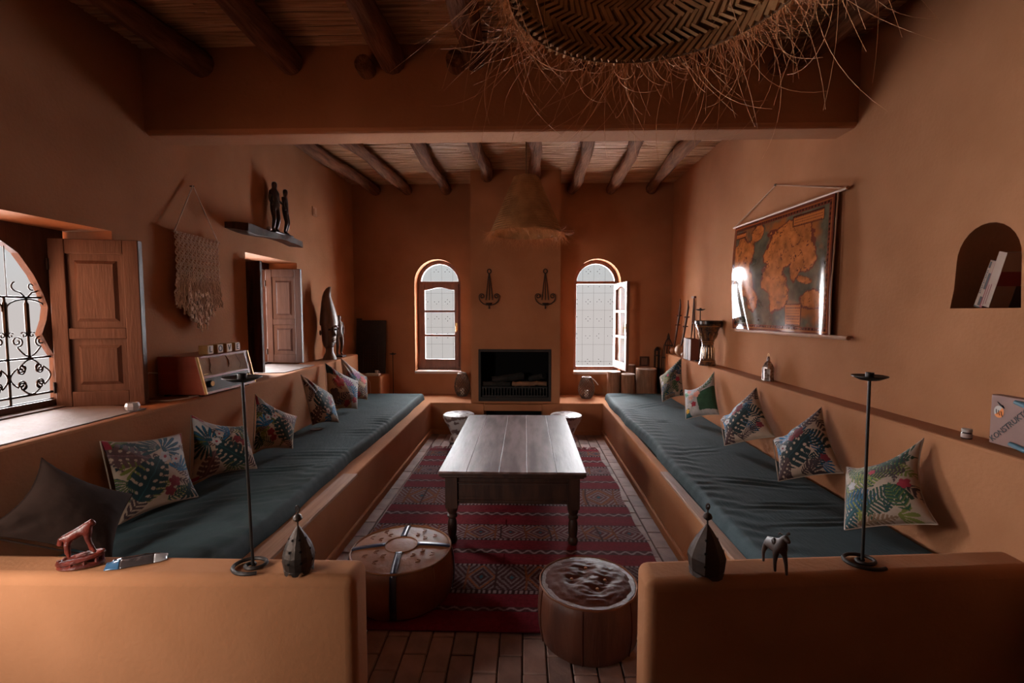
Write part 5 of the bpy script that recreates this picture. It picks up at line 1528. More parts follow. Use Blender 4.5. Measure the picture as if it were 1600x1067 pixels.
def wire_lantern(label, base, r, h, handle):
    bx, by, bz = base
    t = thing('wire_lantern', label, 'lantern', base, group='wire lanterns on the far bench')
    prof = [(0.60, 0.02), (0.86, 0.18), (1.0, 0.38), (0.95, 0.58), (0.78, 0.80), (0.58, 0.96), (0.52, 1.0)]

    def rad(z):
        for (r0_, z0_), (r1_, z1_) in zip(prof[:-1], prof[1:]):
            if z <= z1_: return r * (r0_ + (r1_ - r0_) * (z - z0_) / (z1_ - z0_))
        return r * prof[-1][0]
    w_ = MB(); n_ = 18
    for d in (1, -1):
        for k in range(n_):
            pts = []
            for i in range(17):
                z = 0.02 + 0.98 * i / 16; a = 2 * PI * k / n_ + d * 2.4 * i / 16
                pts.append((bx + rad(z) * math.cos(a), by + rad(z) * math.sin(a), bz + z * h))
            w_.tube(pts, 0.0042, 4)
    ww = w_.build('wire_mesh', 'wire', t, fix=False); ww['kind'] = 'stuff'
    for z in (0.02, 1.0):
        MB().tube([(bx + rad(z) * math.cos(2 * PI * k / 24), by + rad(z) * math.sin(2 * PI * k / 24), bz + z * h) for k in range(24)], 0.005, 6, closed=True).build('rim', 'wire', t)
    MB().lathe([(r * 0.6, 0.004), (r * 0.6, 0.012)], base, 20).build('base_plate', 'wire', t)
    MB().lathe([(r * 0.25, 0.012), (r * 0.25, 0.10)], base, 14).build('candle', 'clear_candle', t)
    if handle == 'down':
        MB().tube([(bx + r * 0.5, by, bz + h), (bx + r * 1.0, by - 0.03, bz + h * 0.85), (bx + r * 1.35, by - 0.05, bz + h * 0.66)], 0.006, 6).build('handle', 'pale_wire', t)
    else:
        MB().tube([(bx + r * 0.5 * math.cos(a), by - 0.01, bz + h + 0.02 * math.sin(a)) for a in np.linspace(0, PI, 11)], 0.005, 6).build('handle', 'pale_wire', t)


wire_lantern('bellied wire-mesh lantern on the far bench left of the hearth', (-0.835, 6.20, BEN + 0.001), 0.105, 0.30, 'up')
wire_lantern('bellied wire-mesh lantern with drooping handle on the far bench right of the hearth', (0.79, 6.10, BEN + 0.001), 0.105, 0.27, 'down')

# ------------------------------------------------------------------ far right corner
for sx, sy, r_, h_, lab in ((1.165, 6.22, 0.088, 0.335, 'log stump with pale cut top under the open window leaf'),
                            (1.33, 6.13, 0.088, 0.315, 'narrow log stump with pale cut top in front of the other stumps'),
                            (1.57, 6.165, 0.132, 0.385, 'widest log stump with pale cut top in the far right corner'),
                            (1.40, 6.283, 0.058, 0.42, 'tall log stump with pale cut top behind the wide stump')):
    t = thing('log_stump', lab, 'stump', (sx, sy, BEN), group='log stumps in the far right corner')
    random.seed(int(sx * 100)); ph = random.uniform(0, 6)
    MB().lathe([(r_ * 1.02, 0.001), (r_ * 1.0, 0.05), (r_ * 0.98, h_ * 0.5), (r_ * 1.0, h_ - 0.012)], (sx, sy, BEN), 28, wob=lambda q_, z: 1 + 0.02 * math.sin(3 * q_ + ph) + 0.012 * math.sin(9 * q_ + ph)).build('trunk', 'stump_bark', t)
    MB().lathe([(r_ * 0.99, h_ - 0.012), (r_ * 1.0, h_ - 0.004), (r_ * 0.97, h_)], (sx, sy, BEN), 28, wob=lambda q_, z: 1 + 0.02 * math.sin(3 * q_ + ph)).build('cut_top', 'stump_top', t)
pf_ = thing('picture_frame', 'small dark square picture on the far wall above the stumps', 'picture', (1.58, 6.34, 0.78))
MB().ring_y([(1.525, 0.775), (1.645, 0.775), (1.645, 0.905), (1.525, 0.905)], [(1.545, 0.795), (1.625, 0.795), (1.625, 0.885), (1.545, 0.885)], 6.325, 6.35).build('frame', 'dark_wood', pf_, smooth=False)
MB().box(1.54, 1.63, 6.338, 6.349, 0.79, 0.89).build('picture', 'carved_wood', pf_, smooth=False)

cg = thing('cage_lantern', 'dark domed metal cage lantern in the far right corner', 'lantern', (1.852, 6.18, BEN))
MB().lathe([(0.078, 0.001), (0.078, 0.025), (0.072, 0.03)], (1.852, 6.18, BEN), 24).build('base', 'rusty_iron', cg)
for k in range(12):
    a = 2 * PI * k / 12; c_, s_ = math.cos(a), math.sin(a)
    MB().tube([(1.852 + r_ * c_, 6.18 + r_ * s_, BEN + z) for r_, z in ((0.074, 0.025), (0.074, 0.52), (0.072, 0.60), (0.055, 0.68), (0.03, 0.74), (0.012, 0.775))], 0.004, 5).build('rib', 'rusty_iron', cg)
for z, r_ in ((0.25, 0.075), (0.52, 0.075), (0.68, 0.055)):
    MB().tube([(1.852 + r_ * math.cos(2 * PI * k / 24), 6.18 + r_ * math.sin(2 * PI * k / 24), BEN + z) for k in range(24)], 0.005, 5, closed=True).build('hoop', 'rusty_iron', cg)
MB().lathe([(0.012, 0.76), (0.02, 0.79), (0.012, 0.815), (0.004, 0.84)], (1.852, 6.18, BEN), 12).build('finial', 'rusty_iron', cg)
gl = thing('glass_lantern', 'slender square glass lantern beside the cage lantern in the far right corner', 'lantern', (1.742, 6.295, BEN))
gx, gy, gz = 1.742, 6.295, BEN + 0.001
for sx in (-1, 1):
    for sy in (-1, 1):
        MB().box(gx + sx * 0.026 - 0.005, gx + sx * 0.026 + 0.005, gy + sy * 0.026 - 0.005, gy + sy * 0.026 + 0.005, gz, gz + 0.60).build('post', 'rusty_iron', gl, smooth=False)
for za, zb in ((0.0, 0.02), (0.53, 0.545), (0.60, 0.612)):
    MB().box(gx - 0.032, gx + 0.032, gy - 0.032, gy + 0.032, gz + za, gz + zb).build('plate', 'rusty_iron', gl, smooth=False)
for sy in (-1, 1):
    MB().box(gx - 0.022, gx + 0.022, gy + sy * 0.026 - 0.001, gy + sy * 0.026 + 0.001, gz + 0.02, gz + 0.53).build('pane', 'pane_glass', gl, smooth=False)
    MB().box(gx + sy * 0.026 - 0.001, gx + sy * 0.026 + 0.001, gy - 0.022, gy + 0.022, gz + 0.02, gz + 0.53).build('pane', 'pane_glass', gl, smooth=False)
MB().lathe([(0.018, 0.02), (0.018, 0.09)], (gx, gy, gz), 12).build('candle', 'clear_candle', gl)
MB().lathe([(0.04, 0.612), (0.02, 0.64), (0.008, 0.65)], (gx, gy, gz), 8).build('cap', 'rusty_iron', gl)

# ------------------------------------------------------------------ right ledge
LZ = LEDGE + 0.001


def gourd_lute(label, base, r, top, rn):
    t = thing('gourd_instrument', label, 'instrument', base, group='gourd instruments on the right ledge')
    b = Vector(base); tp_ = Vector(top)
    MB().ball(b + Vector((0, 0, r * 1.08)), r, 16, 10, (0.95, 1.1, 1.06)).build('gourd_body', 'gourd', t)
    d = (tp_ - b)
    pts = [b + Vector((0, 0, r)), b + d * 0.35, b + d * 0.7, b + d * 0.9 + Vector((0, 0.01, 0)), tp_ + Vector((0, 0.05, 0.01))]
    MB().tube(pts, [rn, rn, rn * 1.1, rn * 0.9, rn * 0.5], 8).build('neck', 'dark_wood', t)
    for s in (0.55, 0.72):
        MB().tube([b + d * s + Vector((-0.03, 0, 0)), b + d * s + Vector((0.03, 0, 0))], rn * 0.55, 6).build('peg', 'dark_wood', t)


gourd_lute('long-necked gourd instrument with bent tip at the far end of the right ledge', (1.85, 5.96, LZ), 0.045, (1.86, 5.72, 1.64), 0.011)
gourd_lute('long-necked gourd instrument with larger body beside the books on the right ledge', (1.85, 5.70, LZ), 0.066, (1.88, 5.50, 1.62), 0.012)
tag(MB().ball((1.825, 5.50, LZ + 0.032), 0.030, 14, 8, (1, 1.15, 1.05)).tube([(1.825, 5.50, LZ + 0.06), (1.826, 5.505, LZ + 0.078)], [0.006, 0.003], 6).build('small_gourd', 'gourd', loc=(1.825, 5.50, LZ)), 'little round gourd beside the books on the right ledge', 'gourd')
af = thing('display_easel', 'thin reddish A-frame easel behind the books on the right ledge', 'easel', (1.89, 5.46, LZ))
for ya in (5.52, 5.35):
    MB().tube([(1.905, ya, LZ), (1.915, 5.46, 1.66)], 0.007, 6).build('leg', 'dark_wood', af)
MB().tube([(1.91, 5.485, 1.37), (1.91, 5.40, 1.37)], 0.006, 6).build('crossbar', 'dark_wood', af)
MB().box(1.90, 1.925, 5.42, 5.50, 1.655, 1.675).build('cap', 'red_carving', af, smooth=False)


def book_y(label, ya, yb, x0, x1, h, cov, pages='paper', spine=None):
    t = thing('book', label, 'book', ((x0 + x1) / 2, (ya + yb) / 2, LZ), group='books standing on the right ledge')
    e = 0.004
    MB().box(x0, x1, ya, ya + e, LZ, LZ + h).build('cover', cov, t, smooth=False)
    MB().box(x0, x1, yb - e, yb, LZ, LZ + h).build('cover', cov, t, smooth=False)
    MB().box(x0, x0 + e, ya, yb, LZ, LZ + h).build('spine', spine or cov, t, smooth=False)
    MB().box(x0 + e, x1 - 0.004, ya + e, yb - e, LZ + 0.003, LZ + h - 0.004).build('pages', pages, t, smooth=False)


book_y('pale-spined book farthest back of the books on the right ledge', 5.335, 5.42, 1.795, 1.892, 0.235, 'book_cream')
book_y('brown book in the middle of the books on the right ledge', 5.26, 5.33, 1.79, 1.892, 0.232, 'book_brown_dark')
book_y('reddish-brown book with cover facing the drum on the right ledge', 5.17, 5.255, 1.79, 1.892, 0.23, 'book_brown')

dr = thing('goblet_drum', 'dark inlaid goblet drum with pale skin on the right ledge', 'drum', (1.80, 4.72, LZ))
dc = (1.80, 4.72, LZ)
MB().lathe([(0.078, 0.0), (0.083, 0.012), (0.078, 0.03), (0.068, 0.06), (0.058, 0.14), (0.054, 0.20), (0.058, 0.23), (0.075, 0.28), (0.098, 0.345), (0.118, 0.39), (0.121, 0.41)], dc, 36).build('body', 'drum_body', dr)
for z, r_ in ((0.045, 0.075), (0.215, 0.057), (0.235, 0.061), (0.385, 0.118)):
    MB().tube([(dc[0] + r_ * math.cos(2 * PI * k / 32), dc[1] + r_ * math.sin(2 * PI * k / 32), dc[2] + z) for k in range(32)], 0.003, 5, closed=True).build('inlay_band', 'drum_inlay', dr)
for k in range(14):
    a = 2 * PI * k / 14
    for z0_, r0_, z1_, r1_ in ((0.26, 0.070, 0.32, 0.091), (0.07, 0.0675, 0.18, 0.0565)):
        MB().tube([(dc[0] + (r0_ + .001) * math.cos(a), dc[1] + (r0_ + .001) * math.sin(a), dc[2] + z0_), (dc[0] + (r1_ + .001) * math.cos(a), dc[1] + (r1_ + .001) * math.sin(a), dc[2] + z1_)], [0.002, 0.005], 5, flat=0.5).build('inlay', 'drum_inlay', dr)
MB().lathe([(0.119, 0.405), (0.127, 0.41), (0.127, 0.438), (0.118, 0.444)], dc, 36).build('tension_ring', 'drum_rim', dr)
MB().lathe([(0.117, 0.438), (0.112, 0.441)], dc, 36).build('skin', 'drum_skin', dr)

sl_ = thing('silver_lantern', 'tiny silvery metal lantern standing alone on the right ledge below the map', 'lantern', (1.868, 3.68, LZ))
sx, sy = 1.868, 3.68
MB().prism([(sx + 0.043 * math.cos(a), sy + 0.043 * math.sin(a)) for a in np.linspace(PI / 6, 2 * PI + PI / 6, 7)[:-1]], LZ, LZ + 0.012).build('base', 'silver', sl_, smooth=False)
for k in range(6):
    a = PI / 6 + k * PI / 3; a2 = a + PI / 3
    MB().box(-0.004, 0.004, -0.004, 0.004, 0, 0.085).xf(Matrix.Translation((sx + 0.036 * math.cos(a), sy + 0.036 * math.sin(a), LZ + 0.012))).build('post', 'silver', sl_, smooth=False)
    am = (a + a2) / 2
    MB().box(-0.014, 0.014, -0.001, 0.001, 0, 0.08).xf(Matrix.Translation((sx + 0.031 * math.cos(am), sy + 0.031 * math.sin(am), LZ + 0.014)) @ Matrix.Rotation(am + PI / 2, 4, 'Z')).build('panel', 'silver', sl_, smooth=False)
MB().lathe([(0.044, 0.095), (0.044, 0.105), (0.028, 0.135), (0.014, 0.15)], (sx, sy, LZ), 6).build('roof', 'silver', sl_, smooth=False)
MB().lathe([(0.010, 0.15), (0.013, 0.165), (0.010, 0.178), (0.003, 0.188)], (sx, sy, LZ), 10).build('finial', 'silver', sl_)
MB().tube([(sx, sy + 0.012 * math.cos(a), LZ + 0.198 + 0.012 * math.sin(a)) for a in np.linspace(0, 2 * PI, 13)[:-1]], 0.002, 5, closed=True).build('ring', 'brass', sl_)

jr = thing('jar', 'tiny lidded jar near the end of the right ledge', 'jar', (1.845, 2.005, LZ))
MB().lathe([(0.017, 0.0), (0.018, 0.004), (0.018, 0.024), (0.015, 0.029)], (1.845, 2.005, LZ), 16).build('glass_body', 'jar_glass', jr)
MB().lathe([(0.0166, 0.028), (0.0175, 0.030), (0.0175, 0.040), (0.0160, 0.0415)], (1.845, 2.005, LZ), 16).build('lid', 'logo_white', jr)
MB().lathe([(0.0184, 0.005), (0.0184, 0.022)], (1.845, 2.005, LZ), 16).build('paper_label', 'jar_label', jr)

gm = thing('construction_kit_box', 'pinkish-brown card box with diagonal lettering and blue clips on the right ledge', 'box', (1.905, 1.73, LZ))
MB().box(1.885, 1.925, 1.50, 1.952, LZ, 1.168).build('box', 'box_card', gm, smooth=False, bevel=0.003)
gf = 1.8842


def gpt(yy, zz): return (gf, yy, zz)


dm = MB(); c_ = (1.918, 1.103)
dm.add([gpt(c_[0], c_[1])] + [gpt(c_[0] + 0.020 * math.cos(a), c_[1] + 0.024 * math.sin(a)) for a in np.linspace(0, 2 * PI, 25)[:-1]], [(0, 1 + k, 1 + (k + 1) % 24) for k in range(24)])
dm.build('round_logo', 'logo_white', gm, smooth=False)
dm = MB(); dm.add([gpt(c_[0], c_[1])] + [(gf - 0.0004, c_[0] + 0.020 * math.cos(a), c_[1] + 0.024 * math.sin(a)) for a in np.linspace(PI * 0.72, PI * 1.80, 14)], [(0, 1 + k, 2 + k) for k in range(13)])
dm.build('round_logo', 'logo_orange', gm, smooth=False)
for k in range(3):
    MB().tube([(gf - 0.0006, 1.929 - k * 0.010, 1.112 - k * 0.003), (gf - 0.0006, 1.927 - k * 0.010, 1.100 - k * 0.003), (gf - 0.0006, 1.923 - k * 0.010, 1.092 - k * 0.003)], 0.0012, 4).build('logo_mark', 'ink', gm)
MB().tube([(gf - 0.0006, 1.925, 1.142), (gf - 0.0006, 1.912, 1.130), (gf - 0.0006, 1.905, 1.128), (gf - 0.0006, 1.897, 1.120)], [0.001, 0.004, 0.006, 0.001], 6, flat=0.6).build('logo_mark', 'ink', gm)
text('lettering', 'KONSTRUKTOR', 0.030, 'ink', gm, frame_mtx((gf - 0.0006, 1.868, 1.065), (0, -0.78, 0.85), (0, 0.85, 0.78)), 0.0004)
for yy, zz, rl in ((1.83, 1.150, 0.022), (1.84, 0.985, 0.024)):
    MB().tube([(gf - 0.006, yy + 0.022, zz + 0.004), (gf - 0.006, yy, zz), (gf - 0.006, yy - 0.04, zz - 0.008)], [0.008, 0.010, 0.010], 10).build('clip', 'clip_blue', gm)

# niche books
NZ = 1.5155


def lean_book(label, y_foot, y_top, h, th, dx0, dx1, parts):
    """leans along y; foot at larger y; spine faces the room"""
    t = thing('book', label, 'book', (XR + 0.06, y_foot, NZ), group='books in the wall niche')
    ax = Vector((0, y_top - y_foot, 0)); ax.z = math.sqrt(max(1e-6, h * h - ax.y ** 2)); up = ax.normalized(); nn = Vector((0, -up.z, up.y))   # thickness direction (towards the viewer side)
    o_ = Vector((0, y_foot, NZ + th * abs(nn.z) * 0 + 0.0015)) + (nn * 0)
    if nn.z < 0: o_ = o_ + Vector((0, 0, -nn.z * th))

    def sl2(name, a0, a1, t0, t1, x0, x1, mat):
        c = o_ + up * ((a0 + a1) / 2) + nn * ((t0 + t1) / 2); c.x = (x0 + x1) / 2
        return MB().obox(c, Vector(((x1 - x0) / 2, 0, 0)), nn * ((t1 - t0) / 2), up * ((a1 - a0) / 2)).build(name, mat, t, smooth=False)
    x0, x1 = XR + dx0, XR + dx1; e = 0.003
    cov, spine = parts[0], parts[1]
    sl2('cover', 0, h, 0, e, x0, x1, cov); sl2('cover', 0, h, th - e, th, x0, x1, cov)
    sp_ = sl2('spine', 0, h, 0, th, x0 - 0.001, x0 + e, spine)
    sl2('pages', 0.004, h - 0.004, e, th - e, x0 + e, x1 - 0.004, 'paper')
    for (a0, a1, t0, t1, mat) in parts[2]:
        sl2('spine_print', a0 * h, a1 * h, t0 * th, t1 * th, x0 - 0.0018, x0 - 0.0008, mat)
    for (a0, a1, f0, f1, mat) in parts[3]:
        sl2('cover_print', a0 * h, a1 * h, th, th + 0.0008, x0 + (x1 - x0) * f0, x0 + (x1 - x0) * f1, mat)
    return t


marks = [(0.30 + k * 0.036, 0.318 + k * 0.036, 0.14, 0.40 - 0.06 * (k % 3), 'ink') for k in range(14)]
lean_book('thin cream and black spined book leaning at the left in the wall niche', 2.150, 2.085, 0.205, 0.026, 0.045, 0.17,
          ('book_dark', 'book_cream', [(0.84, 0.97, 0.1, 0.40, 'book_dark'), (0.40, 0.74, 0.55, 0.98, 'book_dark'), (0.05, 0.24, 0.55, 0.98, 'book_dark'), (0.0, 0.03, 0.0, 1.0, 'book_dark')] + marks, []))
lean_book('thin dark red book leaning between the two larger books in the wall niche', 2.119, 2.053, 0.215, 0.012, 0.040, 0.17, ('book_red', 'book_red', [], []))
lean_book('thick cream book with a red patch on its cover in the wall niche', 2.100, 2.035, 0.232, 0.036, 0.030, 0.19,
          ('book_cream', 'book_cream', [(0.02, 0.40, 0.14, 0.22, 'book_red'), (0.05, 0.42, 0.40, 0.46, 'book_red')], [(0.40, 0.66, 0.0, 0.60, 'book_red'), (0.0, 0.40, 0.50, 1.0, 'book_dark'), (0.40, 1.0, 0.75, 1.0, 'book_dark')]))

# ------------------------------------------------------------------ wall map
mp_ = thing('wall_map', 'glossy antique-style world map scroll hanging on the right wall', 'map', (1.92, 3.68, 1.34))
xm = 1.90
MB().tube([(xm, 4.43, 2.262), (xm, 2.90, 2.232)], 0.011, 8).build('top_rod', 'dowel', mp_)
MB().tube([(xm - 0.005, 4.43, 1.335), (xm - 0.005, 2.83, 1.345)], 0.013, 8).build('bottom_rod', 'dowel', mp_)
MB().tube([(xm, 4.42, 2.265), (1.925, 3.77, 2.474), (xm, 2.94, 2.238)], 0.005, 6).build('hanging_cord', 'cord', mp_)
MB().tube([(xm, 2.985, 2.235), (xm - 0.012, 2.982, 1.9), (xm - 0.016, 2.99, 1.6), (xm - 0.006, 3.0, 1.345)], 0.005, 6).build('side_cord', 'cord', mp_)
MB().tube([(1.94, 3.77, 2.474), (1.915, 3.77, 2.474)], 0.008, 8).build('nail', 'iron', mp_)
NU, NV = 230, 150
U_, V_ = np.meshgrid(np.linspace(0, 1, NU), np.linspace(0, 1, NV))
ym = 4.385 + (3.0 - 4.385) * U_
zm = (1.345 + (2.255 - 0.03 * U_ - 1.345) * V_)
xx_ = xm - 0.006 - 0.030 * np.sin(PI * (1 - V_)) * (0.5 + 0.5 * np.sin(U_ * 5 + 0.5)) - 0.012 * np.exp(-((U_ - 0.97) / 0.05) ** 2) * (1 - V_)
xx_ = xx_ - 0.014 * np.exp(-((U_ - 0.16 - 0.25 * (0.35 - V_)) / 0.05) ** 2) * np.clip(0.55 - V_, 0, 1) * 2 + 0.012 * np.sin(U_ * 14 + V_ * 4) * np.clip(0.5 - V_, 0, 1) ** 1.3
sea = np.array([0.085, 0.072, 0.046]); land = np.array([0.36, 0.108, 0.028]); rim = np.array([0.085, 0.020, 0.012])
nz_ = fbm(U_ * 9, V_ * 7, 3, 5) - 0.47
C = np.zeros(U_.shape + (3,)); C[:] = sea; C *= (0.35 + 1.3 * fbm(U_ * 22, V_ * 16, 8))[..., None]; mo = np.clip((fbm(U_ * 6, V_ * 5, 31) - 0.5) * 6, 0, 1)[..., None]; C = C * (1 - mo) + land * 0.75 * mo


def ell(cx, cy, a, b, rot=0.0):
    c_, s_ = math.cos(rot), math.sin(rot); x = (U_ - cx) * c_ + (V_ - cy) * s_; y = -(U_ - cx) * s_ + (V_ - cy) * c_
    return 1 - (x / a) ** 2 - (y / b) ** 2


fld = np.maximum.reduce([ell(0.15, 0.72, 0.14, 0.17, -0.3), ell(0.24, 0.36, 0.085, 0.20, 0.15), ell(0.21, 0.55, 0.05, 0.08), ell(0.30, 0.88, 0.07, 0.07), ell(0.52, 0.40, 0.11, 0.21, 0.1), ell(0.66, 0.72, 0.24, 0.16, 0.08), ell(0.80, 0.60, 0.10, 0.12), ell(0.48, 0.66, 0.08, 0.08), ell(0.85, 0.27, 0.09, 0.08), ell(0.70, 0.50, 0.04, 0.09), ell(0.78, 0.42, 0.07, 0.03, -0.4)])
ld = (fld * 0.8 + nz_ * 2.6) > 0.05
shade = (0.30 + 1.5 * fbm(U_ * 26, V_ * 20, 12))[..., None]
C[ld] = (land * shade)[ld]
edge = np.abs(fld * 0.8 + nz_ * 2.6 - 0.05) < 0.10
C[edge] = rim * 1.4
C[(np.abs(fbm(U_ * 16, V_ * 12, 20) - 0.46) < 0.008) & ld] = rim
bd = np.minimum(np.minimum(U_, 1 - U_) * 1.5, np.minimum(V_, 1 - V_))
C[bd < 0.055] = rim * 1.5; C[(bd > 0.022) & (bd < 0.030)] = land * 0.9; C[(bd < 0.05) & (bd > 0.035) & (((U_ * 40) % 1 < 0.5) ^ ((V_ * 28) % 1 < 0.5))] = rim * 0.6
# cartouches: title banner and legend
for (ca, cb, wa, wb) in ((0.80, 0.885, 0.13, 0.045), (0.70, 0.15, 0.075, 0.09), (0.10, 0.90, 0.07, 0.03)):
    m = (np.abs(U_ - ca) < wa) & (np.abs(V_ - cb) < wb)
    C[m] = land * 1.15
    b_ = m & ((np.abs(np.abs(U_ - ca) - wa) < 0.008) | (np.abs(np.abs(V_ - cb) - wb) < 0.011)); C[b_] = rim
    C[m & ~b_ & ((V_ * 45) % 1 < 0.45) & ((U_ * 70 + np.floor(V_ * 45) * 0.37) % 1 < 0.7) & (np.abs(U_ - ca) < wa - 0.015)] = rim * 1.3
me = bpy.data.meshes.new('sheet')
off = Vector(mp_.location)
P_ = np.stack([xx_, ym, zm], -1).reshape(-1, 3) - np.array(off)
idx = np.arange(NU * NV).reshape(NV, NU)
qd = np.stack([idx[:-1, :-1], idx[:-1, 1:], idx[1:, 1:], idx[1:, :-1]], -1).reshape(-1, 4)
me.from_pydata(P_.tolist(), [], qd.tolist()); me.update()
so = bpy.data.objects.new('sheet', me); COL.objects.link(so); so.parent = mp_; me.materials.append(M['map_print'])
me.polygons.foreach_set('use_smooth', [True] * len(me.polygons)); set_print(so, C.reshape(-1, 3))
so.modifiers.new('t', 'SOLIDIFY').thickness = 0.0015

# ------------------------------------------------------------------ things on the half walls
HZ = 0.606


def star(mb, c, right, up, nrm, r):
    pts = []
    for k in range(12):
        a = PI * k / 6; q_ = r if k % 2 == 0 else r * 0.42
        pts.append(Vector(c) + Vector(right) * (q_ * math.cos(a)) + Vector(up) * (q_ * math.sin(a)) + Vector(nrm) * 0.0012)
    mb.add([Vector(c) + Vector(nrm) * 0.0012] + pts, [(0, 1 + k, 1 + (k + 1) % 12) for k in range(12)])


def facet_lantern(label, base, n, rmax, prof, htop, mat, rot, feet):
    t = thing('pierced_lantern', label, 'lantern', base, rz=0, group='pierced metal lanterns on the half walls')
    bx, by, bz = base
    for k in range(n):
        a = rot + 2 * PI * k / n; a2 = rot + 2 * PI * (k + 1) / n; am = (a + a2) / 2
        vs = []; fs = []
        for (r_, z_) in prof:
            for q_, lift in ((a, 0), (am, 0.12 * rmax * (r_ / rmax)), (a2, 0)):
                rr = rmax * r_ * (1 if lift == 0 else 1.0)
                vs.append((bx + rr * math.cos(q_), by + rr * math.sin(q_), bz + z_))
        for i in range(len(prof) - 1):
            for j in range(2):
                fs.append((i * 3 + j, i * 3 + j + 1, i * 3 + j + 4, i * 3 + j + 3))
        p_ = MB().add(vs, fs).build('side_panel', mat, t, smooth=False)
        p_.modifiers.new('t', 'SOLIDIFY').thickness = 0.002
        sm_ = []
        for fz in (0.22, 0.48, 0.72):
            zt_ = prof[0][1] + (prof[-1][1] - prof[0][1]) * fz
            for (r0_, z0_), (r1_, z1_) in zip(prof[:-1], prof[1:]):
                if z0_ <= zt_ <= z1_:
                    rr = (r0_ + (r1_ - r0_) * (zt_ - z0_) / max(1e-6, z1_ - z0_)) * rmax
                    nrm = Vector((math.cos(am), math.sin(am), (r0_ - r1_) * rmax / max(1e-6, z1_ - z0_))).normalized()
                    right = Vector((-math.sin(am), math.cos(am), 0)); up = nrm.cross(right)
                    mb_ = MB(); star(mb_, (bx + rr * 1.012 * math.cos(am), by + rr * 1.012 * math.sin(am), bz + zt_), right, up, nrm, 0.0068 if rr > 0.02 else 0.004)
                    mb_.build('star_hole', 'soot', p_, smooth=False, fix=False)
                    break
        if feet:
            MB().add([(bx + rmax * prof[0][0] * math.cos(q_), by + rmax * prof[0][0] * math.sin(q_), bz + z_) for q_, z_ in ((a, prof[0][1]), (a, 0.0), (a + (a2 - a) * 0.22, 0.001), (a + (a2 - a) * 0.42, prof[0][1] * 0.8), (a2 - (a2 - a) * 0.42, prof[0][1] * 0.8), (a2 - (a2 - a) * 0.22, 0.001), (a2, 0.0), (a2, prof[0][1]))],
                     [(0, 1, 2, 3), (4, 5, 6, 7), (0, 3, 4, 7)]).build('foot', mat, t, smooth=False)
    zt = prof[-1][1]
    MB().tube([(bx, by, bz + zt - 0.005), (bx, by, bz + zt + 0.025)], 0.003, 6).build('stem', mat, t)
    MB().lathe([(0.004, zt + 0.014), (0.014, zt + 0.022), (0.016, zt + 0.026), (0.012, zt + 0.036), (0.004, zt + 0.042)], base, 14).build('knop', mat, t)
    MB().tube([(bx, by, bz + zt + 0.04), (bx + 0.001, by, bz + zt + 0.062)], 0.0025, 6).build('stem', mat, t)
    MB().tube([(bx + 0.006 * math.cos(a), by, bz + htop - 0.008 + 0.010 * math.sin(a)) for a in np.linspace(0, 2 * PI, 13)[:-1]], 0.0025, 5, closed=True).build('ring', mat, t)
    return t


facet_lantern('grey pierced-metal teardrop lantern with star holes on the left half wall', (-0.783, 1.568, HZ), 8, 0.053, [(0.92, 0.016), (1.0, 0.045), (0.98, 0.062), (0.82, 0.09), (0.58, 0.115), (0.30, 0.14), (0.07, 0.158)], 0.226, 'lantern_metal', 0.2, True)
facet_lantern('dark square pierced-metal lantern with pagoda top on the right half wall', (0.622, 1.592, HZ), 4, 0.062, [(0.92, 0.016), (0.98, 0.05), (1.0, 0.062), (0.88, 0.085), (0.62, 0.118), (0.30, 0.15), (0.06, 0.17)], 0.24, 'rusty_iron', 0.35, True)
random.seed(9)

# goat-like figurine
gt = thing('animal_figurine', 'small dark animal figurine walking on the right half wall', 'figurine', (0.872, 1.625, HZ))
gx, gy, gz = 0.872, 1.625, HZ
h = 0.145


def gv(x, y, z): return (gx + x * h, gy + y * h, gz + z * h)


V = [gv(0, 0.25, 0.62), gv(0, 0.05, 0.60), gv(0, -0.18, 0.63), gv(0.02, -0.26, 0.78), gv(0.05, -0.30, 0.93), gv(0.06, -0.40, 0.88), gv(0.06, -0.46, 0.84),
     gv(-0.09, -0.18, 0.50), gv(-0.10, -0.17, 0.25), gv(-0.10, -0.19, 0.025), gv(0.09, -0.20, 0.50), gv(0.09, -0.30, 0.26), gv(0.08, -0.36, 0.025),
     gv(-0.10, 0.25, 0.48), gv(-0.13, 0.32, 0.25), gv(-0.15, 0.26, 0.025), gv(0.10, 0.25, 0.48), gv(0.13, 0.30, 0.25), gv(0.12, 0.24, 0.025), gv(0, 0.37, 0.60), gv(0, 0.42, 0.42)]
E_ = [(1, 0), (1, 2), (2, 3), (3, 4), (4, 5), (5, 6), (2, 7), (7, 8), (8, 9), (2, 10), (10, 11), (11, 12), (0, 13), (13, 14), (14, 15), (0, 16), (16, 17), (17, 18), (0, 19), (19, 20)]
R_ = [0.15, 0.15, 0.16, 0.10, 0.085, 0.065, 0.04, 0.07, 0.042, 0.03, 0.07, 0.042, 0.03, 0.08, 0.042, 0.03, 0.08, 0.042, 0.03, 0.03, 0.015]
skin('body', V, E_, [r * h for r in R_], 'bronze', gt)
for s in (-1, 1):
    MB().tube([gv(0.05 + s * 0.05, -0.28, 0.97), gv(0.05 + s * 0.11, -0.25, 1.0), gv(0.05 + s * 0.13, -0.24, 0.95)], [0.004, 0.005, 0.002], 6, flat=0.5).build('ear', 'bronze', gt)
MB().ball(gv(-0.10, -0.10, 0.72), 0.013, 8, 6, (0.6, 1, 1)).build('dark_patch', 'ebony', gt)

# red carved piece: animal above a pierced boat-shaped stand
hr = thing('carved_ornament', 'glossy red-brown carved animal on a pierced base on the left half wall', 'ornament', (-1.555, 1.565, HZ))
hx, hy = -1.555, 1.565
ang = math.radians(24); ca, sa = math.cos(ang), math.sin(ang)


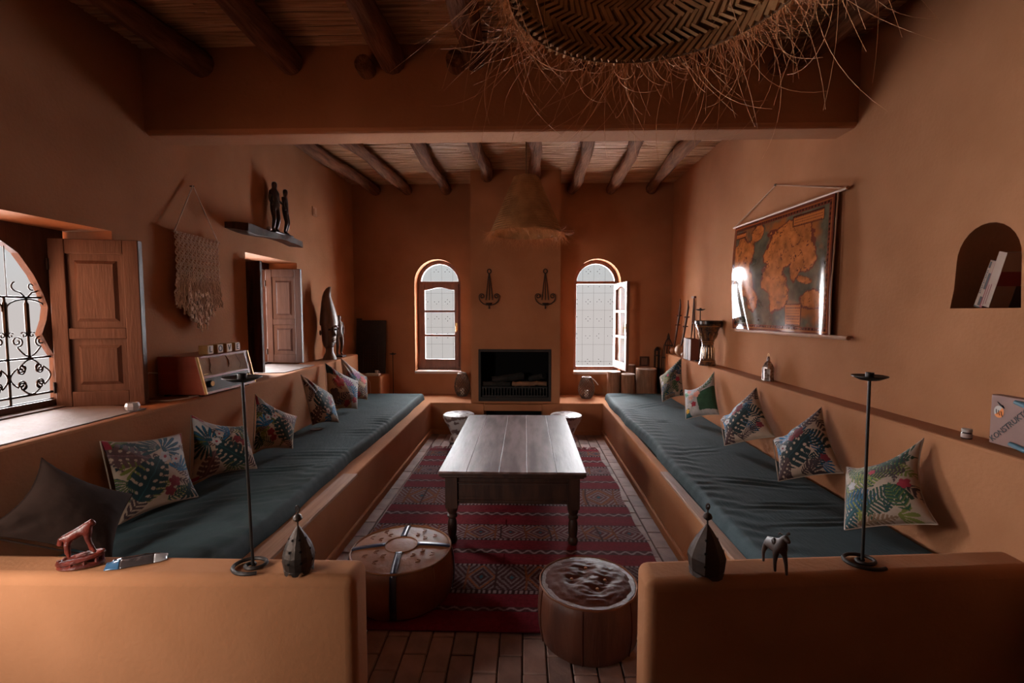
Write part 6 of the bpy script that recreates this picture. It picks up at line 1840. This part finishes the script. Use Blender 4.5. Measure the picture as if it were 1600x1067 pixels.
def hp_(a, b, z): return (hx + a * ca - b * sa, hy + a * sa + b * ca, HZ + z)


for z, sc in ((0.012, 1.0), (0.034, 1.03)):
    MB().tube([hp_(0.060 * sc * math.cos(q_), 0.026 * sc * math.sin(q_), z + 0.010 * math.cos(q_) * (z > 0.02)) for q_ in np.linspace(0, 2 * PI, 29)[:-1]], 0.0085, 7, closed=True).build('base_ring', 'red_carving', hr)
for k in range(10):
    q_ = 2 * PI * k / 10
    MB().tube([hp_(0.060 * math.cos(q_), 0.026 * math.sin(q_), 0.012), hp_(0.061 * math.cos(q_), 0.0265 * math.sin(q_), 0.036)], 0.006, 6).build('base_post', 'red_carving', hr)
MB().add([hp_(0, 0, 0.03)] + [hp_(0.055 * math.cos(q_), 0.023 * math.sin(q_), 0.03) for q_ in np.linspace(0, 2 * PI, 25)[:-1]], [(0, 1 + k, 1 + (k + 1) % 24) for k in range(24)]).build('base_plate', 'red_carving', hr, smooth=False)
V = [hp_(-0.03, 0, 0.118), hp_(0.0, 0, 0.128), hp_(0.022, 0, 0.145), hp_(0.034, 0, 0.156), hp_(0.047, 0, 0.146), hp_(-0.048, 0, 0.110), hp_(-0.055, 0, 0.085),
     hp_(-0.04, 0.012, 0.09), hp_(-0.044, 0.014, 0.045), hp_(-0.032, -0.012, 0.09), hp_(-0.026, -0.014, 0.045), hp_(0.018, 0.012, 0.10), hp_(0.026, 0.014, 0.048), hp_(0.026, -0.012, 0.10), hp_(0.046, -0.014, 0.05)]
E_ = [(1, 0), (1, 2), (2, 3), (3, 4), (0, 5), (5, 6), (0, 7), (7, 8), (0, 9), (9, 10), (2, 11), (11, 12), (2, 13), (13, 14)]
skin('animal', V, E_, [0.016, 0.017, 0.017, 0.013, 0.008, 0.013, 0.010, 0.010, 0.006, 0.010, 0.006, 0.009, 0.006, 0.009, 0.006], 'red_carving', hr)

# crinkled packet
pk = thing('foil_packet', 'crumpled shiny packet in clear film lying on the left half wall', 'packet', (-1.385, 1.60, HZ))
na, nb_ = 34, 16
A, B_ = np.meshgrid(np.linspace(-1, 1, na), np.linspace(-1, 1, nb_))
ang = math.radians(33); L2, W2 = 0.098, 0.036
hgt = 0.004 + 0.017 * (1 - A ** 4) * (1 - B_ ** 2) + 0.006 * (fbm((A + 2) * 4, (B_ + 2) * 3, 6) - 0.45)
xa = A * L2; yb_ = B_ * W2 * (1 - 0.25 * A ** 4)
xs = -1.385 + xa * math.cos(ang) - yb_ * math.sin(ang); ys = 1.60 + xa * math.sin(ang) * 0.72 + yb_ * math.cos(ang)
idx = np.arange(na * nb_).reshape(nb_, na)
for nm, lo, hi, mt in (('film_end', 0, 8, 'packet_blue'), ('wrapper', 8, 26, 'packet_dark'), ('film_end', 26, na - 1, 'packet_film')):
    vsel = np.stack([xs, ys, HZ + np.maximum(hgt, 0.002)], -1)[:, lo:hi + 1]
    nn_ = vsel.shape[1]; ii = np.arange(nn_ * nb_).reshape(nb_, nn_)
    MB().add([tuple(p) for p in vsel.reshape(-1, 3)], [tuple(map(int, f)) for f in np.stack([ii[:-1, :-1], ii[:-1, 1:], ii[1:, 1:], ii[1:, :-1]], -1).reshape(-1, 4)]).build(nm, mt, pk).modifiers.new('t', 'SOLIDIFY').thickness = 0.0015
MB().tube([tuple(p) for p in np.stack([xs, ys, HZ + hgt + 0.002], -1)[9, 4:30]], 0.004, 6, flat=0.4).build('fold', 'foil', pk)

tag(MB().lathe([(0.045, 0.0), (0.052, 0.004), (0.050, 0.010), (0.040, 0.006)], (-1.83, 4.05, 0.466), 24, squash=(1, 1)).build('coaster', 'book_dark', loc=(-1.83, 4.05, 0.466)), 'small dark round coaster lying on the left mattress', 'coaster')
